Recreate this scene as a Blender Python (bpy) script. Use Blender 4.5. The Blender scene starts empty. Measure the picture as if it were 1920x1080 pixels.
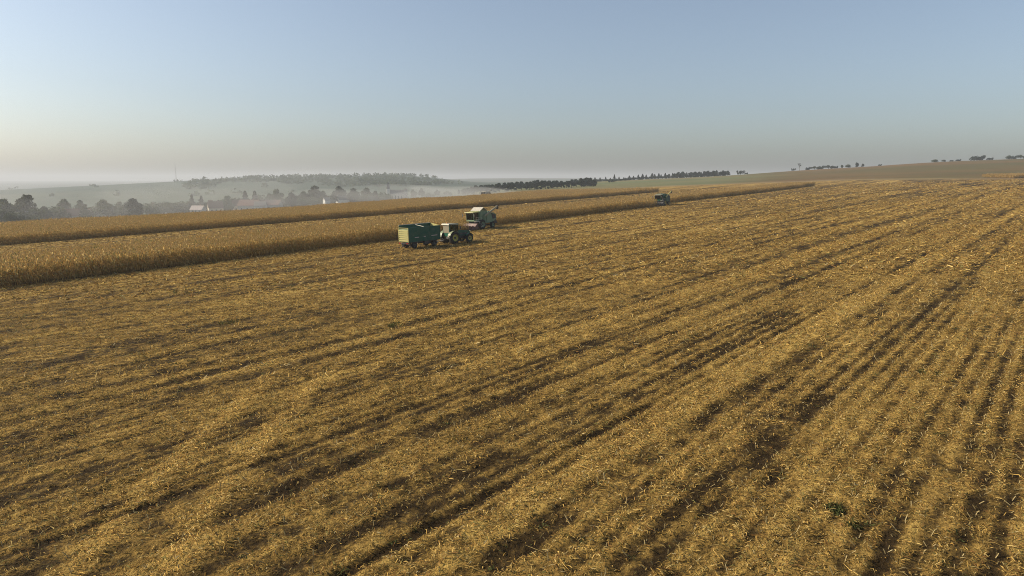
import bpy, bmesh, math, random
import numpy as np
from mathutils import Vector, Matrix

rng = np.random.default_rng(11)
random.seed(11)
sc = bpy.context.scene
col = sc.collection
R = math.radians

# ------------------------------------------------------------------ camera
CAM_Z = 10.0
PITCH = R(9.1)
FPX = 1280.0                      # focal length in pixels of the 1920 px photograph
cam_data = bpy.data.cameras.new("camera")
cam_data.lens = 24.0
cam_data.sensor_width = 36.0
cam_data.clip_start = 0.3
cam_data.clip_end = 60000.0
cam = bpy.data.objects.new("camera", cam_data)
cam.location = (0, 0, CAM_Z)
cam.rotation_euler = (math.pi / 2 - PITCH, 0, 0)
col.objects.link(cam)
sc.camera = cam

# ------------------------------------------------------------------ sky, sun, exposure
SUN_EL = R(27.0)
SUN_AZ = math.atan2(-0.99, 0.10)  # seen from above, clockwise from +Y
world = bpy.data.worlds.new("World")
sc.world = world
world.use_nodes = True
wn = world.node_tree
wn.nodes.clear()
sky = wn.nodes.new("ShaderNodeTexSky")
sky.sky_type = 'NISHITA'
sky.sun_disc = False
sky.sun_elevation = SUN_EL
sky.sun_rotation = SUN_AZ
sky.altitude = 200
sky.air_density = 1.0
sky.dust_density = 2.4
sky.ozone_density = 0.6
bg = wn.nodes.new("ShaderNodeBackground")
bg.inputs["Strength"].default_value = 0.097
wo = wn.nodes.new("ShaderNodeOutputWorld")
grade = wn.nodes.new("ShaderNodeHueSaturation")     # thick autumn haze greys the sky
grade.inputs["Saturation"].default_value = 0.72
wn.links.new(sky.outputs[0], grade.inputs["Color"])
tint = wn.nodes.new("ShaderNodeMix")
tint.data_type = 'RGBA'
tint.blend_type = 'MULTIPLY'
tint.inputs[0].default_value = 1.0
tint.inputs[7].default_value = (0.90, 0.98, 1.08, 1)
wn.links.new(grade.outputs[0], tint.inputs[6])
wn.links.new(tint.outputs[2], bg.inputs["Color"])
wn.links.new(bg.outputs[0], wo.inputs["Surface"])

sd = bpy.data.lights.new("sun", 'SUN')
sd.energy = 5.0
sd.angle = R(0.6)
sd.color = (1.0, 0.88, 0.70)
sun = bpy.data.objects.new("sun", sd)
sdir = Vector((math.sin(SUN_AZ) * math.cos(SUN_EL), math.cos(SUN_AZ) * math.cos(SUN_EL), math.sin(SUN_EL)))
sun.rotation_euler = sdir.to_track_quat('Z', 'Y').to_euler()
sun.location = sdir * 100
col.objects.link(sun)

vs = sc.view_settings
vs.view_transform = 'Standard'
vs.look = 'None'
vs.gamma = 1.0
vs.use_curve_mapping = False
vs.exposure = 0.45
HAZE_DENSITY = 0.00024
sc.cycles.max_bounces = 6
sc.cycles.diffuse_bounces = 3
sc.cycles.glossy_bounces = 2
sc.cycles.transmission_bounces = 3
sc.cycles.transparent_max_bounces = 8
sc.cycles.volume_bounces = 0
sc.cycles.filter_width = 1.0
sc.cycles.use_denoising = True
sc.cycles.denoiser = 'OPENIMAGEDENOISE'
sc.cycles.denoising_input_passes = 'RGB_ALBEDO_NORMAL'
sc.cycles.denoising_prefilter = 'NONE'

# ------------------------------------------------------------------ places
SLOPE = 0.03                       # the field rises towards +X
UX, UY = math.sin(R(36.3)), math.cos(R(36.3))     # along the crop rows
def to_xy(u, v): return u * UX + v * UY, u * UY - v * UX
def to_uv(x, y): return x * UX + y * UY, x * UY - y * UX

def ray(px, py):
    cx, cy = (px - 960) / FPX, (540 - py) / FPX
    return cx, math.cos(PITCH) + cy * math.sin(PITCH), -math.sin(PITCH) + cy * math.cos(PITCH)
def t_of(px, py=345): x, y, z = ray(px, py); return x / y
def z_of(D, py, px=960): x, y, z = ray(px, py); return CAM_Z + D * z / y

def hash2(ix, iy, seed):
    h = (ix.astype(np.int64) * 374761393 + iy.astype(np.int64) * 668265263 + seed * 1442695041) & 0xFFFFFFFF
    h = ((h ^ (h >> 13)) * 1274126177) & 0xFFFFFFFF
    return ((h ^ (h >> 16)) & 0xFFFF) / 65535.0
def vn(x, y, seed=0):
    x = np.asarray(x, float); y = np.asarray(y, float)
    ix, iy = np.floor(x), np.floor(y)
    fx, fy = x - ix, y - iy
    fx = fx * fx * (3 - 2 * fx); fy = fy * fy * (3 - 2 * fy)
    a, b = hash2(ix, iy, seed), hash2(ix + 1, iy, seed)
    c, d = hash2(ix, iy + 1, seed), hash2(ix + 1, iy + 1, seed)
    return (a + (b - a) * fx) * (1 - fy) + (c + (d - c) * fx) * fy
def sstep(a, b, x):
    t = np.clip((x - a) / (b - a), 0, 1)
    return t * t * (3 - 2 * t)

# heights of the land beyond the field, written as the picture row at which each spot is seen
DN = [150, 330, 450, 600, 900, 1400, 2200, 3200, 5000, 13000]
P = None
LAND = {
    -600: [P, 432, 428, 412, 394, 385, 378, 370, 356, 339],
    0:    [P, 424, 420, 409, 389, 373, 355.5, 360, 347, 338],
    300:  [P, 407, 406, 399, 383, 362, 341, 347, 343, 338],
    420:  [P, 399, 399, 395, 381, 358, 333.5, 342, 341, 338],
    640:  [P, 386, 390, 386, 378, 356, 328.5, 338, 338, 337],
    780:  [P, P, 377, 376, 372, 355, 326.5, 337, 337, 337],
    850:  [P, P, 372, 369, 362, 353, 337.5, 340, 335, 337],
    900:  [P, P, 366, 362, 355, 351, 345, 342, 334, 337],
    960:  [P, P, 363, 357, 350, 346, 343, 341, 333.5, 337],
    1100: [P, P, 358, 350, 341, 340, 340, 339, 334, 337],
    1240: [P, P, 353, 344, 334.5, 336, 338, 339, 338, 338],
    1365: [P, P, 350, 340, 329, 333, 336, 338, 338, 338],
    1500: [P, P, 346, 336, 318.5, 323, 330, 336, 338, 338],
    1620: [P, P, 343, 329, 312.5, 317, 325, 334, 337, 338],
    1750: [P, P, 338, 323, 303, 308, 318, 330, 336, 338],
    1920: [P, P, 334, 318, 297, 302, 312, 326, 335, 338],
    2500: [P, P, 322, 303, 280, 285, 300, 320, 333, 338],
}
TMAX = 1.6
NT, ND = 161, 140
tg = np.linspace(-TMAX, TMAX, NT)
lg = np.linspace(math.log(150), math.log(13000), ND)
_cols = sorted(LAND)
_ct = np.array([t_of(p) for p in _cols])
_cz = []
for p in _cols:
    zz = []
    for D, yv in zip(DN, LAND[p]):
        zz.append(SLOPE * D * t_of(p) if yv is None else z_of(D, yv))
    _cz.append(np.interp(lg, np.log(DN), zz))
_cz = np.array(_cz)
TBL = np.array([np.interp(tg, _ct, _cz[:, k]) for k in range(ND)]).T      # [t, D]
for _ in range(5):
    TBL = np.pad(TBL, ((1, 1), (0, 0)), mode='edge'); TBL = (TBL[:-2] + 2 * TBL[1:-1] + TBL[2:]) / 4
for _ in range(3):
    TBL = np.pad(TBL, ((0, 0), (1, 1)), mode='edge'); TBL = (TBL[:, :-2] + 2 * TBL[:, 1:-1] + TBL[:, 2:]) / 4

def depth_t(x, y):
    x = np.asarray(x, float); y = np.asarray(y, float)
    r = np.hypot(x, y); th = np.arctan2(x, y)
    lim = math.atan(TMAX)
    th = np.clip(th, -lim, lim)
    return r * np.cos(th), np.tan(th)
def ground(x, y):
    D, t = depth_t(x, y)
    plane = SLOPE * D * t
    ld = np.clip((np.log(np.maximum(D, 1.0)) - lg[0]) / (lg[1] - lg[0]), 0, ND - 1.001)
    lt = np.clip((t - tg[0]) / (tg[1] - tg[0]), 0, NT - 1.001)
    i, j = lt.astype(int), ld.astype(int)
    a, b = lt - i, ld - j
    tab = (TBL[i, j] * (1 - a) + TBL[i + 1, j] * a) * (1 - b) + (TBL[i, j + 1] * (1 - a) + TBL[i + 1, j + 1] * a) * b
    w = sstep(180, 330, D)
    return plane * (1 - w) + tab * w
def gz(x, y): return float(ground(np.array([x]), np.array([y]))[0])
def spot(px, D, py=345):
    x = t_of(px, py) * D
    return x, D, gz(x, D)
def field_spot(px, py):            # where the line of sight meets the field plane
    dx, dy, dz = ray(px, py)
    k = CAM_Z / (SLOPE * dx - dz)
    return dx * k, dy * k, gz(dx * k, dy * k)

# the edges of the field and of the two strips of standing corn
END_T = np.array([t_of(p) for p in (-400, 900, 1100, 1240, 1400, 1560, 1700, 1900, 2300)])
END_D = np.array([420, 420, 440, 485, 505, 505, 470, 420, 360])
def field_end(t): return np.interp(t, END_T, END_D)
V_BACK1, V_FRONT2, V_BACK2 = -112.0, -161.0, -236.0
U_C1, U_C2 = 106.0, 204.0
def v_front1(u): return np.where(u < U_C1, -87.2, np.where(u < U_C2, -92.0, -97.5))

TRACKS = [(-14.1, .28, .75), (-11.4, .24, .6), (-8.2, .25, .45), (-.2, .30, .45), (2.5, .3, .35), (6.4, .3, .35), (-19.6, .26, .45), (-22.4, .26, .4),
          (-27.5, .28, .35), (-33.0, .3, .5), (-35.6, .3, .55), (-41.5, .3, .5), (-44.2, .3, .5), (-50.3, .3, .35), (-52.9, .3, .45), (-59, .3, .4), (-61.6, .3, .4),
          (-67.5, .3, .4), (-73.5, .3, .5), (-76, .3, .5), (-82, .3, .4), (-85.5, .3, .4)]
for k in range(16):
    TRACKS += [(9.5 + 6.1 * k, .3, .4), (12.1 + 6.1 * k, .3, .4)]
TRAILS = [(-12.2, -.12), (-9.7, -.10)]     # pale wheel trails of a turn at the near side
def trails(x, y):
    """where tyres pressed the bleached residue flat"""
    u, v = to_uv(x, y)
    vw = v - .07 * u * sstep(-75, 0, v)
    w = np.zeros_like(vw)
    for x0_, k_ in TRAILS:
        d = np.abs(x - x0_ - (y - 21.0) * k_ - .006 * (y - 21.0) ** 2)
        w = np.maximum(w, np.exp(-(d / .55) ** 2) * sstep(44, 30, y) * sstep(11, 15, y))
    for v0, s_ in ((-12.7, .6), (-9.7, .35), (1.1, .45), (7.8, .4), (-25, .35), (-34.2, .4), (-47, .35)):
        w = np.maximum(w, s_ * np.exp(-((vw - v0) / .8) ** 2) * (.4 + .8 * vn(u / 20, np.full_like(u, v0), 95)))
    return np.clip(w, 0, 1)
def cover(x, y):
    """how much crop residue lies on the soil (0..1) and how deep the wheel tracks are"""
    u, v = to_uv(x, y)
    vw = v - .07 * u * sstep(-75, 0, v) + 0.6 * (vn(u / 50, v / 30, 3) - .5) + 1.2 * (vn(u / 120, v / 80, 4) - .5) * sstep(-20, -45, v)
    D_ = np.hypot(x, y)
    c = .56 + .36 * (vn(vw / .9, u / 22, 5) - .5) + .28 * sstep(85, 45, D_) * np.cos(vw * 2 * math.pi / .76) * (.3 + 1.2 * vn(vw / 3, u / 9, 12)) + .09 * sstep(200, 110, D_) * np.cos(vw * 2 * math.pi / 2.28 + 1.0) * (.2 + 1.4 * vn(vw / 6, u / 20, 13)) + .45 * (vn(vw / 5.5, u / 70, 10) - .5) * sstep(60, 260, D_) + .42 * (vn(vw / 1.9, u / 60, 11) - .5) * sstep(25, 120, D_) + .10 * (vn(vw / 3.1, u / 60, 6) - .5) + .36 * (vn(x / .8, y / .8, 7) - .5) + .14 * (vn(x / 5, y / 5, 8) - .5) + .30 * (vn(x / .45, y / .45, 9) - .5)
    tr = np.zeros_like(c)
    for k, (v0, w, s) in enumerate(TRACKS):
        near = np.exp(-((vw - v0) / w) ** 2)
        patch = sstep(.30, .62, vn(u / 2.6, np.full_like(u, k * 7.3), 20 + k)) * (.4 + .6 * vn(u / 17, np.full_like(u, k * 3.1), 60 + k))
        tr = np.maximum(tr, near * s * (.25 + .95 * patch))
    c = c - 1.0 * tr
    # windrows of chopped leaves between the passes
    c = c + .22 * np.exp(-(((vw + 3.2) % 6.1 - 3.05) / .7) ** 2)
    # a paler turning trail that crosses the rows
    c = c + .40 * trails(x, y)
    c = c - (.10 + .12 * sstep(5, -25, x)) * sstep(75, 18, D_)  # thinner cover near the camera, a vignette's darkening put into the ground tone
    return np.clip(c, 0, 1), tr

def relief(x, y, c):
    return .08 * (c - .5) + .11 * (vn(x / .55, y / .55, 31) - .5) + .05 * (vn(x / .25, y / .25, 32) - .5)

# ------------------------------------------------------------------ materials
def new_mat(name):
    m = bpy.data.materials.new(name)
    m.use_nodes = True
    n = m.node_tree
    n.nodes.clear()
    out = n.nodes.new("ShaderNodeOutputMaterial")
    return m, n, out
def N(n, t, **kw):
    a = n.nodes.new(t)
    for k, v in kw.items():
        setattr(a, k, v)
    return a
def paint(name, c, rough=.45, metal=0.0, dirt=(.30, .22, .12), amount=.35, scale=2.2, spec=.4):
    m, n, out = new_mat(name)
    b = N(n, "ShaderNodeBsdfPrincipled")
    b.inputs["Roughness"].default_value = rough
    b.inputs["Metallic"].default_value = metal
    b.inputs["Specular IOR Level"].default_value = spec
    tc = N(n, "ShaderNodeTexCoord")
    no = N(n, "ShaderNodeTexNoise")
    no.inputs["Scale"].default_value = scale
    no.inputs["Detail"].default_value = 6
    no.inputs["Roughness"].default_value = .65
    ramp = N(n, "ShaderNodeMapRange")
    ramp.inputs["From Min"].default_value = .42
    ramp.inputs["From Max"].default_value = .78
    ramp.inputs["To Max"].default_value = amount
    mix = N(n, "ShaderNodeMix", data_type='RGBA')
    mix.inputs[6].default_value = (*c, 1)
    mix.inputs[7].default_value = (*dirt, 1)
    n.links.new(tc.outputs["Object"], no.inputs["Vector"])
    n.links.new(no.outputs[0], ramp.inputs["Value"])
    n.links.new(ramp.outputs[0], mix.inputs[0])
    n.links.new(mix.outputs[2], b.inputs["Base Color"])
    n.links.new(b.outputs[0], out.inputs["Surface"])
    return m
def glass_mat(name, tint):
    m, n, out = new_mat(name)
    g = N(n, "ShaderNodeBsdfGlossy"); g.inputs["Roughness"].default_value = .08; g.inputs["Color"].default_value = (.8, .85, .85, 1)
    t = N(n, "ShaderNodeBsdfTransparent"); t.inputs["Color"].default_value = (*tint, 1)
    f = N(n, "ShaderNodeFresnel"); f.inputs["IOR"].default_value = 1.5
    mx = N(n, "ShaderNodeMixShader")
    n.links.new(f.outputs[0], mx.inputs[0]); n.links.new(t.outputs[0], mx.inputs[1]); n.links.new(g.outputs[0], mx.inputs[2])
    n.links.new(mx.outputs[0], out.inputs["Surface"])
    return m
def leafy(name, attr=None, base=(.07, .08, .03), vary=.35, transl=.3, hue=.04, by_object=False):
    """thin leaf material: diffuse with light passing through; colour from a vertex attribute or one base with random variation"""
    m, n, out = new_mat(name)
    d = N(n, "ShaderNodeBsdfDiffuse"); t = N(n, "ShaderNodeBsdfTranslucent")
    mx = N(n, "ShaderNodeMixShader"); mx.inputs[0].default_value = transl
    hs = N(n, "ShaderNodeHueSaturation")
    if attr:
        a = N(n, "ShaderNodeAttribute", attribute_name=attr)
        n.links.new(a.outputs["Color"], hs.inputs["Color"])
    else:
        hs.inputs["Color"].default_value = (*base, 1)
    if by_object:
        oi = N(n, "ShaderNodeObjectInfo")
        r1 = N(n, "ShaderNodeMapRange"); r1.inputs["To Min"].default_value = 1 - vary; r1.inputs["To Max"].default_value = 1 + vary
        n.links.new(oi.outputs["Random"], r1.inputs["Value"]); n.links.new(r1.outputs[0], hs.inputs["Value"])
        w = N(n, "ShaderNodeTexWhiteNoise", noise_dimensions='1D')
        r2 = N(n, "ShaderNodeMapRange"); r2.inputs["To Min"].default_value = .5 - hue; r2.inputs["To Max"].default_value = .5 + hue * .5
        n.links.new(oi.outputs["Random"], w.inputs["W"]); n.links.new(w.outputs[0], r2.inputs["Value"]); n.links.new(r2.outputs[0], hs.inputs["Hue"])
    n.links.new(hs.outputs[0], d.inputs["Color"]); n.links.new(hs.outputs[0], t.inputs["Color"])
    n.links.new(d.outputs[0], mx.inputs[1]); n.links.new(t.outputs[0], mx.inputs[2])
    n.links.new(mx.outputs[0], out.inputs["Surface"])
    return m

MAT = dict(
    green=paint("dark green paint", (.002, .075, .045), .38, amount=.14, spec=.25),
    green2=paint("dark green machine paint", (.005, .075, .045), .4, amount=.12, spec=.25),
    sage=paint("pale green machine paint", (.135, .215, .125), .5, amount=.25),
    yellow=paint("yellow rim paint", (.40, .35, .06), .5, amount=.4),
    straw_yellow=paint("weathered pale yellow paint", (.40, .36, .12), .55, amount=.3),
    fender=paint("dusty sunlit-green fender paint", (.16, .20, .10), .4, amount=.5, dirt=(.5, .44, .3)),  # green lightened to hold the sun gloss on the fenders, plus pale dust
    cream=paint("cream paint", (.27, .24, .15), .5, amount=.3),
    pale=paint("pale dusty sheet metal", (.46, .42, .34), .5, amount=.4),
    red=paint("faded red paint", (.11, .045, .035), .55, amount=.5),
    black=paint("black rubber", (.018, .018, .018), .85, amount=.55, dirt=(.13, .095, .06), scale=3.5, spec=.2),
    dark=paint("dark steel", (.03, .03, .032), .6, amount=.4),
    steel=paint("worn steel", (.32, .31, .29), .45, metal=.6, amount=.4),
    glass=glass_mat("cab glass", (.30, .38, .36)),
    dusty_glass=paint("dusty rear glass", (.22, .20, .15), .15, amount=.3),
    lamp=paint("lamp lens", (.7, .65, .5), .2, amount=.1),
    redlamp=paint("red lamp lens", (.35, .02, .015), .25, amount=.1),
    orange=paint("orange lamp lens", (.6, .2, .02), .25, amount=.05),
    wall_white=paint("white house plaster", (.56, .54, .50), .8, amount=.3, scale=.6, dirt=(.45, .42, .36)),
    wall_cream=paint("cream house plaster", (.56, .48, .36), .8, amount=.3, scale=.6),
    wall_grey=paint("grey house plaster", (.40, .38, .35), .8, amount=.3, scale=.6),
    roof_red=paint("red roof tiles", (.13, .065, .048), .8, amount=.4, scale=.8, dirt=(.12, .07, .05)),
    roof_grey=paint("grey roof tiles", (.16, .15, .145), .8, amount=.4, scale=.8),
    roof_pale=paint("pale sheet roof", (.36, .30, .275), .6, amount=.3, scale=.5),
    window=paint("dark window pane", (.03, .035, .04), .2, amount=.1),
    bark=paint("bark", (.085, .065, .045), .9, amount=.5, scale=3),
    crown=leafy("green autumn foliage", base=(.048, .066, .026), by_object=True, vary=.30, hue=.035),
    crown_dark=leafy("dark evergreen foliage", base=(.022, .036, .022), by_object=True, vary=.25, hue=.02, transl=.15),
    crown_red=leafy("russet foliage", base=(.13, .065, .035), by_object=True, vary=.2, hue=.01),
    corn=leafy("dry corn leaf", attr="tone", transl=.30),
    residue=leafy("chopped corn residue", attr="tone", transl=.12),
    weed=leafy("green weed leaf", attr="tone", transl=.25),
)

# ------------------------------------------------------------------ object helpers
def props(o, label=None, cat=None, group=None, kind=None):
    if label: o["label"] = label
    if cat: o["category"] = cat
    if group: o["group"] = group
    if kind: o["kind"] = kind
    return o
def thing(name, label, cat, matrix=None, group=None):
    o = bpy.data.objects.new(name, None)
    o.empty_display_size = .5
    col.objects.link(o)
    if matrix is not None: o.matrix_world = matrix
    return props(o, label, cat, group)
def np_mesh(name, verts, faces, mat=None, tone=None, smooth=False):
    """verts (n,3), faces (m,k) as arrays"""
    me = bpy.data.meshes.new(name)
    verts = np.asarray(verts, np.float32); faces = np.asarray(faces, np.int32)
    m, k = faces.shape
    me.vertices.add(len(verts)); me.vertices.foreach_set("co", verts.ravel())
    me.loops.add(m * k); me.loops.foreach_set("vertex_index", faces.ravel())
    me.polygons.add(m)
    me.polygons.foreach_set("loop_start", np.arange(0, m * k, k, dtype=np.int32))
    me.polygons.foreach_set("loop_total", np.full(m, k, np.int32))
    if smooth: me.polygons.foreach_set("use_smooth", np.ones(m, bool))
    if tone is not None:
        a = me.attributes.new("tone", 'FLOAT_COLOR', 'POINT')
        c = np.ones((len(verts), 4), np.float32); c[:, :3] = tone
        a.data.foreach_set("color", c.ravel())
    me.update(calc_edges=True)
    if mat: me.materials.append(mat)
    return me
def link(name, me, parent=None):
    o = bpy.data.objects.new(name, me)
    col.objects.link(o)
    if parent is not None: o.parent = parent
    return o
class MB:
    def __init__(s): s.v, s.f = [], []
    def add(s, vs_, fs_):
        b = len(s.v); s.v += [tuple(p) for p in vs_]; s.f += [tuple(i + b for i in f) for f in fs_]; return s
    def hexa(s, p):            # bottom four then top four, both counter-clockwise
        return s.add(p, [(3, 2, 1, 0), (4, 5, 6, 7), (0, 1, 5, 4), (1, 2, 6, 5), (2, 3, 7, 6), (3, 0, 4, 7)])
    def box(s, x0, x1, y0, y1, z0, z1):
        return s.hexa([(x0, y0, z0), (x1, y0, z0), (x1, y1, z0), (x0, y1, z0), (x0, y0, z1), (x1, y0, z1), (x1, y1, z1), (x0, y1, z1)])
    def prism(s, prof, y0, y1, y0b=None, y1b=None):     # (x,z) outline pulled along y
        n = len(prof)
        vv = [(x, y0, z) for x, z in prof] + [(x, y1, z) for x, z in prof]
        return s.add(vv, [tuple(range(n)), tuple(range(2 * n - 1, n - 1, -1))] + [(i, i + n, (i + 1) % n + n, (i + 1) % n) for i in range(n)])
    def bar(s, p0, p1, r0, r1=None, n=8):
        r1 = r0 if r1 is None else r1
        p0, p1 = Vector(p0), Vector(p1); d = (p1 - p0).normalized()
        a = d.orthogonal().normalized(); b = d.cross(a)
        vv = []
        for p, r in ((p0, r0), (p1, r1)):
            for k in range(n):
                w = 2 * math.pi * k / n
                vv.append(p + a * (r * math.cos(w)) + b * (r * math.sin(w)))
        return s.add(vv, [tuple(range(n - 1, -1, -1)), tuple(range(n, 2 * n))] + [(i, (i + 1) % n, (i + 1) % n + n, i + n) for i in range(n)])
    def lathe(s, prof, cx, cz, n=24, cap=True):                  # (radius, y) turned about an axis along y
        m = len(prof); vv = []
        for r, y in prof:
            for k in range(n):
                w = 2 * math.pi * k / n
                vv.append((cx + r * math.cos(w), y, cz + r * math.sin(w)))
        fs = [(j * n + i, j * n + (i + 1) % n, (j + 1) * n + (i + 1) % n, (j + 1) * n + i) for j in range(m - 1) for i in range(n)]
        if cap: fs += [tuple(range(n)), tuple(range(m * n - 1, (m - 1) * n - 1, -1))]
        return s.add(vv, fs)
    def mesh(s, name, mat, smooth=False):
        me = bpy.data.meshes.new(name)
        me.from_pydata(s.v, [], s.f)
        bm = bmesh.new(); bm.from_mesh(me); bmesh.ops.recalc_face_normals(bm, faces=bm.faces); bm.to_mesh(me); bm.free()
        if smooth:
            for p in me.polygons: p.use_smooth = True
        me.materials.append(mat)
        return me
    def build(s, name, mat, parent=None, smooth=False):
        return link(name, s.mesh(name, mat, smooth), parent)
def stand(x, y, head, z=None, scale=1.0):
    """matrix of something standing on the ground at (x,y), its own +X pointing along the compass vector head"""
    e = 1.0
    nx = -(gz(x + e, y) - gz(x - e, y)) / (2 * e); ny = -(gz(x, y + e) - gz(x, y - e)) / (2 * e)
    up = Vector((nx, ny, 1)).normalized()
    f = Vector((head[0], head[1], 0)); f = (f - up * f.dot(up)).normalized()
    l = up.cross(f)
    m = Matrix((f, l, up)).transposed().to_4x4()
    m.translation = (x, y, gz(x, y) if z is None else z)
    return m @ Matrix.Diagonal((scale, scale, scale, 1))
def copy_tree(o, parent=None):
    c = o.copy(); col.objects.link(c)
    if parent is not None: c.parent = parent
    for ch in list(o.children): copy_tree(ch, c)
    return c

# ------------------------------------------------------------------ the ground, one sheet to the horizon
def build_ground():
    th_f = np.radians(np.linspace(-41, 41, 420))
    th_o = np.radians(np.linspace(41, 319, 90))[1:-1]
    th = np.concatenate([th_f, th_o]); nth = len(th)
    r = np.concatenate([[1.0, 3, 6, 9], np.geomspace(12, 600, 440), np.geomspace(600, 13000, 110)[1:]]); nr = len(r)
    RR, TT = np.meshgrid(r, th, indexing='ij')
    x, y = (RR * np.sin(TT)).ravel(), (RR * np.cos(TT)).ravel()
    z = ground(x, y)
    D, t = depth_t(x, y)
    u, v = to_uv(x, y)
    c, tr = cover(x, y)
    front = np.cos(np.arctan2(x, y)) > .1
    infield = (D < field_end(t)) & (v > V_BACK2 - 6)
    infield |= (~front) & (np.hypot(x, y) < 400)
    near = sstep(140, 60, D)
    z = z + np.where(infield, (-.11 * tr + relief(x, y, c)) * near, 0)
    # land cover colours
    px = t * 1.0127 * FPX + 960
    def mixc(a, b, w): return a * (1 - w[:, None]) + b * w[:, None]
    col3 = np.zeros((len(x), 3))
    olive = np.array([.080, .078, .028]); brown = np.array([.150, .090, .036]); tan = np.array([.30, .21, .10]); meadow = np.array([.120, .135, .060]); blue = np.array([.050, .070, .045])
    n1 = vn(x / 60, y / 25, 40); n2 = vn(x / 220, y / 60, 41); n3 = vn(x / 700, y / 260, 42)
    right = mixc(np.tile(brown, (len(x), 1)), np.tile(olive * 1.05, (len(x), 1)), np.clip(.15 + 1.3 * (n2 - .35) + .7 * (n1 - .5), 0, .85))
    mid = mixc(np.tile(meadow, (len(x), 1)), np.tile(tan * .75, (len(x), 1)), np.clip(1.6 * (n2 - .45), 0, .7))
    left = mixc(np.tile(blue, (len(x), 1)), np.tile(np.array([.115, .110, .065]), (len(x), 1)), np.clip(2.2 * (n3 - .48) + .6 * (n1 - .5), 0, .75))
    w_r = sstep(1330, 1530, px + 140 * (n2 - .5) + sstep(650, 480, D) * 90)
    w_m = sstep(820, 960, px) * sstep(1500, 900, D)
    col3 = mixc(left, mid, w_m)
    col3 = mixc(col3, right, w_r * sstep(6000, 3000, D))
    # pale headland along the far end of the field
    head = np.exp(-((D - field_end(t) - 10) / 16) ** 2) * (px > 900) * (.5 + .5 * n1)
    col3 = mixc(col3, np.tile(tan, (len(x), 1)), np.clip(head * .8, 0, 1))
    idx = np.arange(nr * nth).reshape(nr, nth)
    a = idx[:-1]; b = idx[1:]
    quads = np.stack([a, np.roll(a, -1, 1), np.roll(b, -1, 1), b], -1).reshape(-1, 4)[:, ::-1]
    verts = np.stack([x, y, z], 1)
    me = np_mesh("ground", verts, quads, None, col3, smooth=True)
    for nm, arr in (("cov", c), ("field", infield.astype(float))):
        at = me.attributes.new(nm, 'FLOAT', 'POINT'); at.data.foreach_set("value", arr.astype(np.float32))
    # material
    m, n, out = new_mat("stubble field and far land")
    L = n.links.new
    b = N(n, "ShaderNodeBsdfPrincipled"); b.inputs["Roughness"].default_value = .95; b.inputs["Specular IOR Level"].default_value = .05
    tc = N(n, "ShaderNodeTexCoord")
    def noise(scale, detail, mapping=None, rough=.6):
        o = N(n, "ShaderNodeTexNoise"); o.inputs["Scale"].default_value = scale; o.inputs["Detail"].default_value = detail; o.inputs["Roughness"].default_value = rough
        L((mapping or tc).outputs[0 if mapping else "Object"], o.inputs["Vector"]); return o
    mp = N(n, "ShaderNodeMapping"); mp.inputs["Rotation"].default_value = (0, 0, R(36.3)); L(tc.outputs["Object"], mp.inputs["Vector"])
    mp2 = N(n, "ShaderNodeMapping"); mp2.inputs["Scale"].default_value = (1, .12, 1); L(mp.outputs[0], mp2.inputs["Vector"])
    fine = noise(5.5, 5, rough=.7); mid_n = noise(1.0, 3); rows = noise(.9, 3, mp2); broad = noise(.02, 3)
    A = N(n, "ShaderNodeAttribute", attribute_name="cov")
    F = N(n, "ShaderNodeAttribute", attribute_name="field")
    T = N(n, "ShaderNodeAttribute", attribute_name="tone")
    def math_(op, a, bb):
        o = N(n, "ShaderNodeMath", operation=op)
        for i, q in enumerate((a, bb)):
            if isinstance(q, (int, float)): o.inputs[i].default_value = q
            else: L(q, o.inputs[i])
        return o.outputs[0]
    s = math_('MULTIPLY', math_('SUBTRACT', fine.outputs[0], .5), 1.5)
    s = math_('ADD', s, math_('MULTIPLY', math_('SUBTRACT', mid_n.outputs[0], .5), 1.1))
    s = math_('ADD', s, math_('MULTIPLY', math_('SUBTRACT', rows.outputs[0], .5), 1.3))
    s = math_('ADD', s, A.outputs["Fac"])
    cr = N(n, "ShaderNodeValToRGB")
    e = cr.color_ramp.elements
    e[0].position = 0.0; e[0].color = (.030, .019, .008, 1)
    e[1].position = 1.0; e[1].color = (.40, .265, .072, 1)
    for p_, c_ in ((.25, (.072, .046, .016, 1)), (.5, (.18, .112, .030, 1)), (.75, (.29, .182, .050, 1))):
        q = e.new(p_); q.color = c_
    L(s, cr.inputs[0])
    far = N(n, "ShaderNodeMix", data_type='RGBA', blend_type='MULTIPLY'); far.inputs[0].default_value = .6
    mr = N(n, "ShaderNodeMapRange"); mr.inputs["To Min"].default_value = .55; mr.inputs["To Max"].default_value = 1.4
    L(broad.outputs[0], mr.inputs["Value"]); L(T.outputs["Color"], far.inputs[6]); L(mr.outputs[0], far.inputs[7])
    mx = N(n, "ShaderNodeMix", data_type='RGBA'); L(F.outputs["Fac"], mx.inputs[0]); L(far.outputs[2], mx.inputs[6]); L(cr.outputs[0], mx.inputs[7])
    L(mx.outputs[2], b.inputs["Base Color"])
    bp = N(n, "ShaderNodeBump"); bp.inputs["Strength"].default_value = .9; bp.inputs["Distance"].default_value = .12
    L(s, bp.inputs["Height"]); L(bp.outputs[0], b.inputs["Normal"])
    L(b.outputs[0], out.inputs["Surface"])
    me.materials.append(m)
    return props(link("ground", me), kind="structure")
build_ground()

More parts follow.
